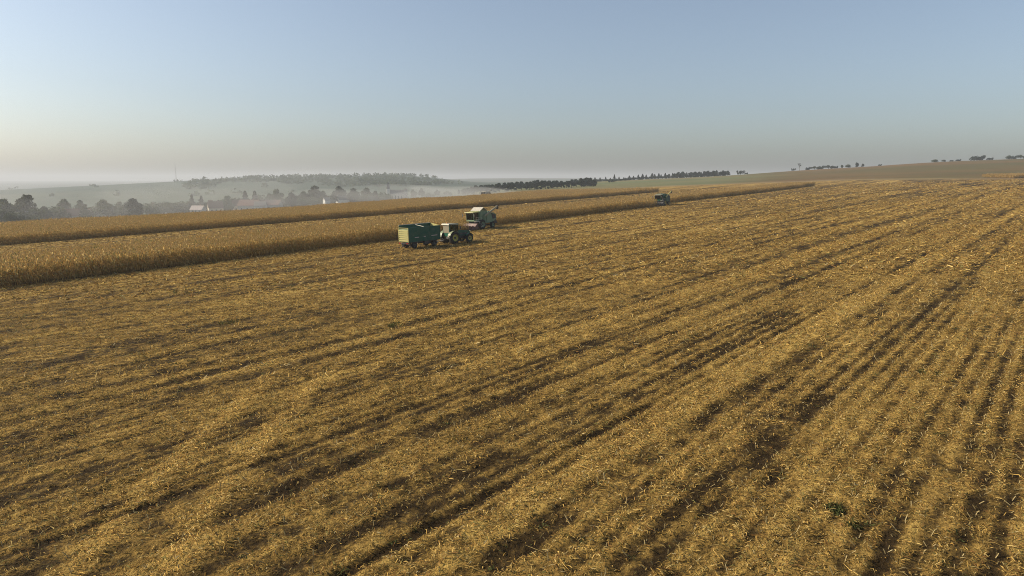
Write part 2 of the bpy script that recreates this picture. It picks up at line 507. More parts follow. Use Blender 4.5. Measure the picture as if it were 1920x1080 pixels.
# ------------------------------------------------------------------ chopped residue lying on the field
PAL = np.array([[.43, .285, .088], [.37, .235, .064], [.46, .335, .125], [.28, .162, .045], [.19, .100, .034], [.17, .155, .052], [.47, .38, .20]])
PALP = np.array([.24, .25, .10, .18, .14, .07, .02])
def residue_tones(n):
    k = rng.choice(len(PAL), n, p=PALP)
    return PAL[k] * (0.55 + .65 * rng.random((n, 1)))
def in_crop(x, y):
    u, v = to_uv(x, y)
    return ((v < v_front1(u) - .2) & (v > V_BACK1 + .2)) | ((v < V_FRONT2 - .2) & (v > V_BACK2))
def scatter(d0, d1, per_m2, tmax=.80):
    side = 9.0                                # a margin past both edges of the view
    n = int((tmax * (d1 * d1 - d0 * d0) + 2 * side * (d1 - d0)) * per_m2)
    dd = np.linspace(d0, d1, 400)
    cdf = tmax * (dd * dd - d0 * d0) + 2 * side * (dd - d0)
    D = np.interp(rng.random(n) * cdf[-1], cdf, dd)
    x = (rng.random(n) * 2 - 1) * (tmax * D + side)
    c, tr = cover(x, D)
    keep = (rng.random(n) < .08 + .92 * sstep(.20, .86, c)) & ~in_crop(x, D)
    x, y, c, tr = x[keep], D[keep], c[keep], tr[keep]
    z = ground(x, y) + (-.11 * tr + relief(x, y, c)) * sstep(180, 60, y)
    return x, y, z
def blades(x, y, z, lmin, lmax, w, lift, bent=True):
    n = len(x)
    a = rng.random(n) * 2 * math.pi
    ln = lmin + (lmax - lmin) * rng.random(n) ** 1.8
    pit = np.abs(rng.normal(0, lift, n)); roll = rng.normal(0, .5, n)
    dx, dy = np.cos(a), np.sin(a)
    ww = w * (.5 + rng.random(n))
    wx, wy, wz = -dy * np.cos(roll) * ww / 2, dx * np.cos(roll) * ww / 2, np.sin(roll) * ww / 2
    base = np.stack([x, y, z + .01 + .04 * rng.random(n)], 1)
    d = np.stack([dx * np.cos(pit), dy * np.cos(pit), np.sin(pit)], 1) * ln[:, None]
    wv = np.stack([wx, wy, wz], 1)
    tip = base + d
    if bent:
        bow = np.clip(rng.normal(.02, .16, n) * ln, -.05, .05)
        side = rng.normal(0, .08, n) * ln
        mid = base + d * .5 + np.stack([-dy * side, dx * side, np.abs(bow)], 1)
        tip = tip - np.stack([np.zeros(n), np.zeros(n), np.abs(bow) * .6], 1)
        P6 = np.stack([base - wv * .7, base + wv * .7, mid - wv, mid + wv, tip - wv * .25, tip + wv * .25], 1).reshape(-1, 3)
        b6 = np.arange(n)[:, None] * 6
        F = np.concatenate([b6 + np.array([0, 1, 3, 2]), b6 + np.array([2, 3, 5, 4])])
        return P6, F, np.repeat(residue_tones(n) * (1 + .55 * trails(x, y))[:, None], 6, 0)
    P4 = np.stack([base - wv, base + wv, tip + wv * .6, tip - wv * .6], 1).reshape(-1, 3)
    return P4, np.arange(n)[:, None] * 4 + np.arange(4), np.repeat(residue_tones(n) * (1 + .45 * trails(x, y))[:, None], 4, 0)
def stubble(d0, d1):
    """cut stalks still standing in their rows"""
    us = np.arange(-40, 120, .19); vs_ = np.arange(-88, 110, .75)
    U, V = np.meshgrid(us, vs_); U = U.ravel() + rng.normal(0, .05, U.size); V = V.ravel() + rng.normal(0, .03, V.size)
    V = V + .07 * U * sstep(-75, 0, V)
    x, y = to_xy(U, V)
    ok = (y > d0) & (y < d1) & (np.abs(x) < .80 * y + 9) & (rng.random(len(x)) < .55)
    x, y = x[ok], y[ok]; c, tr = cover(x, y); ok = tr < .35; x, y, c, tr = x[ok], y[ok], c[ok], tr[ok]; n = len(x)
    z = ground(x, y) - .11 * tr + relief(x, y, c) - .03
    h = .06 + .13 * rng.random(n); lean = rng.normal(0, .10, (n, 2)); w = .016
    base = np.stack([x, y, z], 1); tip = base + np.stack([lean[:, 0], lean[:, 1], h], 1)
    out_v, out_f, out_c = [], [], []
    tn = np.repeat(np.array([[.42, .33, .16]]) * (.6 + .6 * rng.random((n, 1))), 4, 0)
    for k, wv in enumerate((np.array([w, 0, 0]), np.array([0, w, 0]))):
        out_v.append(np.stack([base - wv, base + wv, tip + wv, tip - wv], 1).reshape(-1, 3))
        out_f.append(np.arange(n)[:, None] * 4 + np.arange(4) + k * 4 * n); out_c.append(tn)
    return np.concatenate(out_v), np.concatenate(out_f), np.concatenate(out_c)
def joined(name, sets):
    vv, ff, cc, b = [], [], [], 0
    for v_, f_, c_ in sets:
        vv.append(v_); ff.append(f_ + b); cc.append(c_); b += len(v_)
    return link(name, np_mesh(name, np.concatenate(vv), np.concatenate(ff), MAT["residue"], np.concatenate(cc)))
props(joined("crop_residue", [
    blades(*scatter(10, 34, 250), .05, .25, .022, .17),
    blades(*scatter(12, 45, 4), .30, .75, .016, .05),
    blades(*scatter(34, 62, 70), .08, .40, .034, .32, bent=False),
    blades(*scatter(62, 115, 20), .14, .60, .075, .28, bent=False),
    blades(*scatter(115, 230, 4.5), .22, .75, .13, .14, bent=False),
    blades(*scatter(230, 430, .9), .4, 1.2, .25, .10, bent=False),
    stubble(12, 60)]), label="chopped golden corn leaves and cut stalks littering the harvested field", kind="stuff")

# ------------------------------------------------------------------ standing corn
CORN_PAL = np.array([[.52, .335, .108], [.45, .275, .082], [.57, .41, .16], [.35, .21, .065], [.31, .25, .075], [.23, .20, .065]])
def corn_row(seed):
    """1.5 m of one row: dry stalks with hanging leaves, an ear and a tassel"""
    rs = np.random.default_rng(seed)
    V, F, T = [], [], []
    def strip(pts, wid, side, tone):
        b = len(V)
        for p, w in zip(pts, wid):
            V.append(p - side * w); V.append(p + side * w); T.append(tone); T.append(tone)
        for k in range(len(pts) - 1):
            F.append((b + 2 * k, b + 2 * k + 1, b + 2 * k + 3, b + 2 * k + 2))
    for k in range(8):
        y = -.75 + (k + .5) * 1.5 / 8 + rs.normal(0, .03); x = rs.normal(0, .04)
        h = 2.05 + rs.normal(0, .13)
        lean = rs.normal(0, .06, 2) * h
        tone = CORN_PAL[rs.choice(6, p=[.3, .25, .14, .13, .11, .07])] * rs.uniform(.85, 1.15)
        top = np.array([x + lean[0], y + lean[1], h]); base = np.array([x, y, -.05])
        for sd_ in (np.array([.014, 0, 0]), np.array([0, .014, 0])):
            strip([base, top], [1, .6], sd_, tone * .9)
        nl = 8
        for q in range(nl):
            f = .22 + .70 * q / (nl - 1) + rs.normal(0, .03)
            p = base + (top - base) * f
            a = (q % 2) * math.pi + rs.normal(0, .7)
            d = np.array([math.cos(a), math.sin(a), 0]); sd_ = np.array([-d[1], d[0], rs.normal(0, .35)])
            ln = rs.uniform(.35, .68); up = rs.uniform(.05, .30) * (1 if f > .5 else .4); dr = rs.uniform(.15, .55)
            tn = CORN_PAL[rs.choice(6, p=[.3, .25, .14, .13, .11, .07])] * rs.uniform(.88, 1.12)
            strip([p, p + d * ln * .4 + np.array([0, 0, up]), p + d * ln * .75 + np.array([0, 0, up * .5 - dr * .25]), p + d * ln * .95 + np.array([0, 0, up * .2 - dr])], [.02, .042, .034, .006], sd_, tn)
        a = rs.uniform(0, 6.28); p = base + (top - base) * .48
        d = np.array([math.cos(a), math.sin(a), 0])
        for sd_ in (np.array([-d[1], d[0], 0]), np.array([0, 0, 1.0])):
            strip([p, p + d * .10 + np.array([0, 0, .03]), p + d * .2 + np.array([0, 0, -.12])], [.02, .035, .012], sd_, np.array([.50, .39, .19]))
        for q in range(4):
            a = rs.uniform(0, 6.28); d = np.array([math.cos(a), math.sin(a), 0]) * rs.uniform(.03, .13)
            strip([top - np.array([0, 0, .05]), top + d + np.array([0, 0, rs.uniform(.12, .26)])], [.008, .012], np.array([-d[1], d[0], .02]) / .1, np.array([.36, .25, .11]))
    return np_mesh("corn_row", np.array(V), np.array(F), MAT["corn"], np.array(T))
corn_kit = bpy.data.collections.new("corn kit")
for k in range(8):
    corn_kit.objects.link(bpy.data.objects.new("corn_row", corn_row(100 + k)))
def corn_nodes():
    ng = bpy.data.node_groups.new("plant corn rows", 'GeometryNodeTree')
    ng.interface.new_socket("Geometry", in_out='INPUT', socket_type='NodeSocketGeometry')
    ng.interface.new_socket("Geometry", in_out='OUTPUT', socket_type='NodeSocketGeometry')
    gi, go = ng.nodes.new("NodeGroupInput"), ng.nodes.new("NodeGroupOutput")
    ci = ng.nodes.new("GeometryNodeCollectionInfo")
    ci.inputs["Collection"].default_value = corn_kit
    ci.inputs["Separate Children"].default_value = True
    ci.inputs["Reset Children"].default_value = True
    ip = ng.nodes.new("GeometryNodeInstanceOnPoints"); ip.inputs["Pick Instance"].default_value = True
    def attr(nm, tp):
        a = ng.nodes.new("GeometryNodeInputNamedAttribute"); a.data_type = tp; a.inputs["Name"].default_value = nm
        return a.outputs["Attribute"]
    cx = ng.nodes.new("ShaderNodeCombineXYZ")
    L = ng.links.new
    L(attr("turn", 'FLOAT'), cx.inputs[2])
    L(gi.outputs[0], ip.inputs["Points"]); L(ci.outputs[0], ip.inputs["Instance"]); L(attr("pick", 'INT'), ip.inputs["Instance Index"])
    L(cx.outputs[0], ip.inputs["Rotation"]); L(attr("size", 'FLOAT'), ip.inputs["Scale"]); L(ip.outputs[0], go.inputs[0])
    return ng
CORN_NG = corn_nodes()
def corn_strip(label, u, v):
    x, y = to_xy(u, v)
    ok = (y > 30) & (np.abs(x) < .92 * y + 6)
    x, y = x[ok], y[ok]; n = len(x)
    z = ground(x, y)
    me = bpy.data.meshes.new("standing_corn")
    me.vertices.add(n); me.vertices.foreach_set("co", np.stack([x, y, z], 1).astype(np.float32).ravel())
    turn = -R(36.3) + math.pi * rng.integers(0, 2, n) + rng.normal(0, .03, n)
    size = .97 + .10 * (vn(x / 9, y / 9, 77) - .5) * 2 + rng.normal(0, .06, n)
    for nm, tp, arr in (("turn", 'FLOAT', turn.astype(np.float32)), ("size", 'FLOAT', size.astype(np.float32)), ("pick", 'INT', rng.integers(0, 8, n).astype(np.int32))):
        a = me.attributes.new(nm, tp, 'POINT'); a.data.foreach_set("value", arr)
    o = link("standing_corn", me)
    md = o.modifiers.new("plant", 'NODES'); md.node_group = CORN_NG
    return props(o, label=label, kind="stuff")
def rows_between(u0, u1, vfront, vback, du=1.5, dv=.75):
    us = np.arange(u0, u1, du); vs_ = np.arange(-86.6, vback, -dv) if vfront is None else np.arange(vfront - .4, vback, -dv)
    U, V = np.meshgrid(us, vs_); U, V = U.ravel(), V.ravel()
    if vfront is None:
        k = V < v_front1(U) - .3; U, V = U[k], V[k]
    V = V + rng.normal(0, .04, len(V))
    return U, V
corn_strip("strip of ripe standing corn that the combines are cutting", *rows_between(-50, 437, None, V_BACK1))
corn_strip("second strip of standing corn in front of the village", *rows_between(-70, 359, V_FRONT2, V_BACK2))
# leftover corner of corn at the far side of the field
Uc, Vc = [], []
cx0, cy0, _ = spot(1899, 446)
g1, g2 = np.meshgrid(np.arange(0, 60, 1.5), np.arange(0, 30, .8))
xx, yy = cx0 + g1.ravel(), cy0 + g2.ravel() - .1 * g1.ravel()
uu, vv_ = to_uv(xx, yy)
corn_strip("small leftover block of pale corn at the foot of the brown hill", uu, vv_)

# ------------------------------------------------------------------ machines
def wheel(parent, x, y, r, w, rim_mat, side, dish=.55):
    """a wheel in the frame of its machine; side +1 means its outer face looks along +y"""
    hub = MB().lathe([(.02, y - side * w * .1), (r * .20, y - side * w * .1), (r * .20, y + side * w * .44), (.02, y + side * w * .48)], x, r, 14).build("wheel", MAT["dark"], parent)
    tyre = MB().lathe([(r * dish, y - w / 2), (r * .86, y - w / 2), (r * .97, y - w * .38), (r, y - w * .2), (r, y + w * .2), (r * .97, y + w * .38), (r * .86, y + w / 2), (r * dish, y + w / 2)], x, r, 28, False)
    nl = 18
    for k in range(nl):                      # tread lugs
        a = 2 * math.pi * k / nl
        for sgn in (-1, 1):
            aa = a + (0 if sgn < 0 else math.pi / nl)
            c0, s0 = math.cos(aa), math.sin(aa); tx, tz = -s0, c0
            ya, yb = y + sgn * w * .02, y + sgn * w * .46
            pts = []
            for rr in (r * .975, r * 1.035):
                for (yy_, sh) in ((ya, .10), (yb, -.02)):
                    for e_ in (-1, 1):
                        o_ = (sh + e_ * .028) * r
                        pts.append((x + rr * c0 + tx * o_, yy_, r + rr * s0 + tz * o_))
            tyre.hexa([pts[0], pts[1], pts[3], pts[2], pts[4], pts[5], pts[7], pts[6]])
    tyre.build("tyre", MAT["black"], hub)
    MB().lathe([(r * .2, y + side * w * .34), (r * .42, y + side * w * .33), (r * .5, y + side * w * .42), (r * (dish + .05), y + side * w * .52), (r * (dish + .01), y - side * w * .3), (r * .3, y - side * w * .3), (r * .2, y - side * w * .2)], x, r, 24).build("rim", rim_mat, hub)
    return hub

def make_tractor(m):
    t = thing("tractor", "dark green tractor with pale cab roof and yellow wheel rims, hitched to the trailer", "tractor", m)
    MB().box(-.5, 2.2, -.32, .32, .62, 1.15).box(2.2, 3.44, -.26, .26, .62, .95).build("chassis", MAT["dark"], t)
    h = MB().hexa([(1.0, -.42, 1.05), (3.5, -.38, .95), (3.5, .38, .95), (1.0, .42, 1.05), (1.0, -.40, 1.88), (3.4, -.33, 1.62), (3.4, .33, 1.62), (1.0, .40, 1.88)]).build("hood", MAT["green"], t)
    MB().box(3.51, 3.56, -.28, .28, 1.0, 1.5).build("grille", MAT["dark"], h)
    for s in (-1, 1):
        MB().box(1.5, 2.9, s * .385 - .02, s * .385 + .02, 1.15, 1.42).build("hood_vent", MAT["dark"], h)
        MB().box(3.505, 3.55, s * .30 - .07, s * .30 + .07, 1.5, 1.6).build("headlight", MAT["lamp"], h)
    MB().box(3.45, 3.95, -.45, .45, .62, .98).build("front_weight", MAT["dark"], t)
    # cab
    cab = MB().box(-.55, 1.0, -.72, .72, 1.05, 1.55)
    for (x, y) in ((-.6, .70), (-.6, -.70), (.25, .76), (.25, -.76), (1.0, .62), (1.0, -.62)):
        cab.bar((x, y, 1.5), (x + (.08 if x < 0 else -.05), y * .97, 2.66), .05, n=6)
    cab.build("cab", MAT["green"], t)
    MB().box(-.1, .4, -.28, .28, 1.56, 1.75).box(-.2, -.08, -.28, .28, 1.75, 2.25).build("seat", MAT["dark"], t)
    MB().bar((.75, 0, 1.55), (.62, 0, 1.95), .035, n=6).lathe([(.14, -.2), (.2, -.2), (.2, .2), (.14, .2)], .6, 1.97, 12).build("steering_column", MAT["dark"], t)
    MB().box(-.615, -.60, -.64, .64, 1.56, 2.6).build("rear_window", MAT["dusty_glass"], t)
    for s in (-1, 1):
        MB().box(-.52, .98, s * .745 - .008, s * .745 + .008, 1.56, 2.6).build("side_window", MAT["glass"], t)
    MB().hexa([(.97, -.58, 1.88), (.985, -.58, 1.88), (.985, .58, 1.88), (.97, .58, 1.88), (.93, -.58, 2.6), (.945, -.58, 2.6), (.945, .58, 2.6), (.93, .58, 2.6)]).build("windscreen", MAT["glass"], t)
    rf = MB().hexa([(-.80, -.88, 2.66), (1.12, -.82, 2.66), (1.12, .82, 2.66), (-.80, .88, 2.66), (-.72, -.78, 2.86), (.98, -.72, 2.84), (.98, .72, 2.84), (-.72, .78, 2.86)]).build("roof", MAT["cream"], t)
    MB().lathe([(.01, -.06), (.07, -.06), (.07, .06), (.01, .06)], -.4, 2.92, 10).build("beacon", MAT["orange"], rf)
    for s in (-1, 1):
        y0, y1 = sorted((s * .72, s * 1.28))
        f = MB(); r_ = 1.0; pr = []
        for k in range(9):
            a = R(172 - k * 15.5); pr.append((a, r_))
        for i in range(8):
            (a0, _), (a1, _) = pr[i], pr[i + 1]
            q = [(math.cos(a0) * r_, .86 + math.sin(a0) * r_), (math.cos(a1) * r_, .86 + math.sin(a1) * r_), (math.cos(a1) * (r_ - .05), .86 + math.sin(a1) * (r_ - .05)), (math.cos(a0) * (r_ - .05), .86 + math.sin(a0) * (r_ - .05))]
            f.prism(q, y0, y1)
        fo = f.build("fender", MAT["fender"], t)
        MB().box(-1.06, -1.0, s * 1.1 - .1, s * 1.1 + .1, 1.12, 1.24).build("tail_light", MAT["redlamp"], fo)
        wheel(t, 0, s * 1.0, .86, .52, MAT["yellow"], s)
        wheel(t, 2.85, s * .88, .62, .40, MAT["yellow"], s)
        ff = MB()
        for k in range(5):
            a0, a1 = R(150 - k * 24), R(150 - (k + 1) * 24)
            ff.prism([(2.85 + math.cos(a0) * .72, .62 + math.sin(a0) * .72), (2.85 + math.cos(a1) * .72, .62 + math.sin(a1) * .72), (2.85 + math.cos(a1) * .69, .62 + math.sin(a1) * .69), (2.85 + math.cos(a0) * .69, .62 + math.sin(a0) * .69)], *sorted((s * .70, s * 1.08)))
        ff.build("front_fender", MAT["green"], t)
        MB().box(.35, .95, *sorted((s * .5, s * .92)), .50, .56).box(.45, .85, *sorted((s * .6, s * .95)), .80, .85).build("step", MAT["dark"], t)
        mi = MB().bar((1.0, s * .68, 2.4), (1.15, s * 1.1, 2.35), .02, n=5).build("mirror_arm", MAT["dark"], t)
        MB().box(1.12, 1.17, s * 1.1 - .09, s * 1.1 + .09, 2.05, 2.4).build("mirror", MAT["dark"], mi)
    MB().box(2.75, 2.95, -.75, .75, .52, .72).build("front_axle", MAT["dark"], t)
    MB().box(-.16, .16, -.78, .78, .70, 1.02).build("rear_axle", MAT["dark"], t)
    MB().bar((1.05, -.52, 1.6), (1.05, -.52, 2.75), .05, .055).build("exhaust_pipe", MAT["dark"], t)
    MB().box(-1.25, -.4, -.08, .08, .52, .66).bar((-.5, .35, .6), (-1.05, .42, .75), .04).bar((-.5, -.35, .6), (-1.05, -.42, .75), .04).build("hitch", MAT["dark"], t)
    return t

def make_trailer(m):
    t = thing("grain_trailer", "tall dark green grain trailer with ribbed yellow tailgate and open top", "trailer", m)
    L2, W2, Z0, Z1 = 3.1, 1.16, 1.02, 3.12
    for s in (-1, 1):
        Zs = Z1 + (.38 if s > 0 else 0)
        sb = MB().box(-L2, L2, *sorted((s * W2, s * (W2 - .06))), Z0, Zs).build("side_board", MAT["green"], t)
        MB().box(-L2, L2, *sorted((s * (W2 + .03), s * (W2 - .08))), Zs + .002, Zs + .08).build("top_rail", MAT["pale"] if s > 0 else MAT["green"], sb)
        for x in (-3.04, -1.05, 1.05, 3.04):
            MB().box(x - .05, x + .05, *sorted((s * (W2 + .002), s * (W2 + .03))), Z0, Zs).build("stake", MAT["green"], sb)
        MB().box(-L2, L2, *sorted((s * (W2 + .002), s * (W2 + .02))), 1.98, 2.03).build("rib", MAT["green"], sb)
        for (x0, x1, z) in ((-2.0, -1.15, 1.60), (-.25, .15, 1.62), (1.3, 2.5, 1.66)):    # worn lettering too small to read
            MB().box(x0, x1, *sorted((s * (W2 + .004), s * (W2 + .012))), z, z + .13).build("side_marking", MAT["steel"], sb)
    MB().box(-L2, L2, -W2 + .062, W2 - .062, Z0 - .06, Z0 - .002).build("floor", MAT["dark"], t)
    fb = MB().hexa([(L2 + .002, -W2, Z0), (L2 + .06, -W2, Z0), (L2 + .06, W2, Z0), (L2 + .002, W2, Z0), (L2 + .002, -W2, Z1 + .05), (L2 + .06, -W2, Z1 + .05), (L2 + .06, W2, Z1 + .43), (L2 + .002, W2, Z1 + .43)]).build("front_board", MAT["straw_yellow"], t)  # pale yellow like the tailgate ribs, unlike the green side boards
    MB().hexa([(L2 + .07, -.9, Z1 + .02), (L2 + .5, -.9, Z1 - .05), (L2 + .5, .9, Z1 - .05), (L2 + .07, .9, Z1 + .02), (L2 + .07, -.9, Z1 + .07), (L2 + .5, -.9, Z1 + .0), (L2 + .5, .9, Z1 + .0), (L2 + .07, .9, Z1 + .07)]).build("platform", MAT["pale"], t)
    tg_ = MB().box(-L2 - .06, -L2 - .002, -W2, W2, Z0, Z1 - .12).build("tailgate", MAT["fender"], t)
    for k in range(6):
        z = Z0 + .12 + k * .30
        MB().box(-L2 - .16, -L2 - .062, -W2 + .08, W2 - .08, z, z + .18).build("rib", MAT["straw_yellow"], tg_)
    for s in (-1, 1):
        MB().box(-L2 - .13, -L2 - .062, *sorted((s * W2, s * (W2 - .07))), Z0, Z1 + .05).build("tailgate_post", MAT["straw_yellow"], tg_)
        MB().box(-L2 - .2, -L2 - .08, *sorted((s * 1.05, s * .75)), .78, .92).build("tail_light", MAT["redlamp"], t)
    MB().bar((-L2 - .03, -W2 + .1, Z1 + .02), (-L2 - .03, W2 - .1, Z1 + .02), .045, n=6).build("tailgate_bar", MAT["straw_yellow"], t)
    MB().bar((0, -W2 + .05, Z1 + .03), (0, W2 - .05, Z1 + .33), .05, n=6).build("cross_brace", MAT["pale"], t)
    MB().box(-L2 + .1, L2 - .1, -.55, -.40, .78, .955).box(-L2 + .1, L2 - .1, .40, .55, .78, .955).box(-L2 + .1, -L2 + .25, -1.1, 1.1, .70, .82).build("chassis", MAT["dark"], t)
    MB().bar((1.95, 0, .60), (1.95, 0, .77), .55, n=20).build("turntable", MAT["dark"], t)
    for x in (-2.0, 1.95):
        MB().box(x - .07, x + .07, -1.0, 1.0, .40, .55).build("axle", MAT["dark"], t)
        for s in (-1, 1):
            wheel(t, x, s * .96, .50, .34, MAT["dark"], s, .5)
            MB().box(x - .55, x + .55, *sorted((s * .72, s * .80)), .62, .70).build("leaf_spring", MAT["dark"], t)
    for s in (-1, 1):
        MB().box(.0, 1.1, *sorted((s * .62, s * 1.08)), .50, .94).build("tool_box", MAT["dark"], t)
        MB().box(-2.75, -2.70, *sorted((s * .75, s * 1.12)), .25, .85).build("mud_flap", MAT["black"], t)
    MB().bar((2.0, .45, .55), (4.35, .04, .60), .06).bar((2.0, -.45, .55), (4.35, -.04, .60), .06).bar((4.2, 0, .6), (4.65, 0, .6), .07).build("drawbar", MAT["pale"], t)
    return t

def make_combine(m, label, paint_, roof, auger, cover_open=True, header=MAT["red"], group="combine harvesters working the corn"):
    t = thing("combine_harvester", label, "harvester", m, group)
    body = MB().prism([(.25, 1.15), (.25, 3.05), (-1.9, 3.05), (-2.4, 3.0), (-3.9, 2.95), (-4.7, 2.55), (-4.85, 1.75), (-3.9, 1.25), (-2.5, 1.02), (-.9, .98)], -1.22, 1.22).build("body", paint_, t)
    for s in (-1, 1):
        MB().prism([(-.15, 1.30), (-.15, 2.0), (-1.55, 2.05), (-1.62, 1.4), (-.9, 1.08)], *sorted((s * 1.222, s * 1.29))).build("side_panel", paint_, body)
        MB().prism([(-1.7, 1.25), (-1.66, 2.6), (-3.1, 2.6), (-3.5, 1.5), (-2.6, 1.12)], *sorted((s * 1.222, s * 1.32))).build("side_panel", paint_, body)
        MB().prism([(-3.6, 1.7), (-3.2, 2.85), (-4.4, 2.55), (-4.6, 1.9)], *sorted((s * 1.222, s * 1.27))).build("side_panel", MAT["dark"], body)
    MB().box(-3.8, -2.5, -.9, .9, 3.02, 3.25).build("engine_cover", paint_, t)
    MB().bar((-2.6, -.8, 3.2), (-2.6, -.8, 3.75), .07).build("exhaust_pipe", MAT["dark"], t)
    MB().prism([(-4.75, 1.7), (-5.2, 1.2), (-5.2, .8), (-4.5, .9), (-4.2, 1.3)], -1.0, 1.0).build("straw_chopper", MAT["dark"], t)
    # grain tank with its tent-shaped cover
    MB().box(-1.95, .15, -1.18, -1.12, 3.052, 3.42).box(-1.95, .15, 1.12, 1.18, 3.052, 3.42).box(.10, .15, -1.118, 1.118, 3.052, 3.42).box(-1.95, -1.90, -1.118, 1.118, 3.052, 3.42).build("grain_tank", paint_, t)
    if cover_open:
        for sx in (1, -1):
            x0 = -.9 + sx * 1.08
            MB().hexa([(-.9 + sx * .01, -1.2, 4.05), (x0, -1.2, 3.43), (x0, 1.2, 3.43), (-.9 + sx * .01, 1.2, 4.05), (-.9 + sx * .01, -1.2, 4.10), (x0, -1.2, 3.48), (x0, 1.2, 3.48), (-.9 + sx * .01, 1.2, 4.10)]).build("tank_cover", MAT["pale"], t)
    else:
        for s in (-1, 1):
            MB().box(-1.95, .15, *sorted((s * .02, s * 1.2)), 3.43, 3.50).build("tank_cover", paint_, t)
    # cab
    cab = MB().box(.27, 1.75, -.95, .95, 1.55, 1.85)
    for (x, y) in ((.32, .9), (.32, -.9), (1.75, .9), (1.75, -.9)):
        cab.bar((x, y, 1.8), (x + (.12 if x > 1 else 0), y, 3.2), .05, n=6)
    cab.build("cab", paint_, t)
    MB().box(.6, 1.0, -.25, .25, 1.86, 2.1).box(.5, .62, -.25, .25, 2.1, 2.6).build("seat", MAT["dark"], t)
    MB().bar((1.3, 0, 1.86), (1.15, 0, 2.35), .04, n=6).build("steering_column", MAT["dark"], t)
    MB().hexa([(1.78, -.86, 1.86), (1.795, -.86, 1.86), (1.795, .86, 1.86), (1.78, .86, 1.86), (1.88, -.86, 3.15), (1.895, -.86, 3.15), (1.895, .86, 3.15), (1.88, .86, 3.15)]).build("windscreen", MAT["glass"], t)
    for s in (-1, 1):
        MB().hexa([(.37, s * .91 - .008, 1.86), (1.73, s * .91 - .008, 1.86), (1.73, s * .91 + .008, 1.86), (.37, s * .91 + .008, 1.86), (.37, s * .91 - .008, 3.15), (1.83, s * .91 - .008, 3.15), (1.83, s * .91 + .008, 3.15), (.37, s * .91 + .008, 3.15)]).build("side_window", MAT["glass"], t)
    rf = MB().hexa([(.22, -1.05, 3.2), (2.25, -1.05, 3.16), (2.25, 1.05, 3.16), (.22, 1.05, 3.2), (.26, -1.0, 3.36), (2.2, -1.0, 3.26), (2.2, 1.0, 3.26), (.26, 1.0, 3.36)]).build("cab_roof", roof, t)
    for y in (-.7, .7):
        MB().box(2.252, 2.28, y - .1, y + .1, 3.17, 3.25).build("headlight", MAT["lamp"], rf)
    MB().box(.2, 1.9, *(.97, 1.55), 1.45, 1.52).build("platform", MAT["pale"], t)
    ra = MB()
    for x in (.25, 1.05, 1.85): ra.bar((x, 1.52, 1.52), (x, 1.52, 2.3), .022, n=5)
    ra.bar((.25, 1.52, 2.3), (1.85, 1.52, 2.3), .022, n=5).bar((.25, 1.52, 1.9), (1.85, 1.52, 1.9), .02, n=5)
    ra.build("railing", MAT["pale"], t)
    la = MB().bar((.95, 1.5, 1.5), (.62, 1.75, .35), .035, n=5).bar((.5, 1.5, 1.5), (.17, 1.75, .35), .035, n=5)
    for k in range(4):
        f = (k + .7) / 4.4
        la.bar((.95 - .33 * f, 1.5 + .25 * f, 1.5 - 1.15 * f), (.5 - .33 * f, 1.5 + .25 * f, 1.5 - 1.15 * f), .025, n=5)
    la.build("ladder", MAT["pale"], t)
    for s in (-1, 1):
        mi = MB().bar((2.1, s * .95, 3.1), (2.3, s * 1.4, 2.95), .02, n=5).build("mirror_arm", MAT["dark"], t)
        MB().box(2.28, 2.32, s * 1.4 - .1, s * 1.4 + .1, 2.5, 2.95).build("mirror", MAT["dark"], mi)
        wheel(t, 0, s * 1.38, .90, .62, MAT["yellow"] if header is not MAT["red"] else MAT["sage"], s)
        wheel(t, -3.55, s * 1.15, .60, .42, MAT["yellow"] if header is not MAT["red"] else MAT["sage"], s)
    MB().box(-.12, .12, -1.05, 1.05, .75, .98).build("front_axle", MAT["dark"], t)
    MB().box(-3.65, -3.45, -.95, .95, .5, .75).build("rear_axle", MAT["dark"], t)
    # unloading auger folded to the rear
    au = MB().bar((-.75, 1.48, 2.45), (-4.5, 1.62, 4.02), .19, .17, 12).build("unloading_auger", auger, t)
    MB().bar((-.75, 1.25, 1.6), (-.75, 1.47, 2.62), .2, .2, 10).build("elbow", paint_, au)
    MB().hexa([(-4.45, 1.44, 3.72), (-4.72, 1.44, 3.5), (-4.72, 1.82, 3.5), (-4.45, 1.82, 3.72), (-4.40, 1.40, 4.24), (-4.78, 1.40, 4.30), (-4.78, 1.86, 4.30), (-4.40, 1.86, 4.24)]).build("spout", MAT["dark"], au)
    # feeder house and corn head
    MB().hexa([(.3, -.55, .95), (2.25, -.6, .30), (2.25, .6, .30), (.3, .55, .95), (.3, -.55, 1.53), (2.25, -.6, .95), (2.25, .6, .95), (.3, .55, 1.53)]).build("feeder_house", MAT["dark"], t)
    hd = MB().prism([(2.26, .25), (2.26, 1.15), (2.40, 1.2), (2.75, .62), (3.1, .40), (3.1, .2)], -2.25, 2.25).build("corn_head", header, t)
    for s in (-1, 1):
        MB().prism([(2.24, .2), (2.24, 1.25), (2.6, 1.15), (3.3, .55), (3.3, .2)], *sorted((s * 2.252, s * 2.31))).build("end_plate", header, hd)
    for k in range(7):
        y = -2.1 + k * .70; w = .17
        MB().add([(2.80, y - w, .22), (2.80, y + w, .22), (2.76, y + w * .5, .80), (2.76, y - w * .5, .80), (4.15, y, .18), (3.55, y - w * .9, .18), (3.55, y + w * .9, .18), (3.45, y, .62)],
                 [(0, 1, 2, 3), (3, 2, 7), (0, 3, 7, 5), (1, 6, 7, 2), (5, 7, 4), (6, 4, 7), (0, 5, 4, 6, 1)]).build("snout", header, hd)
    return t

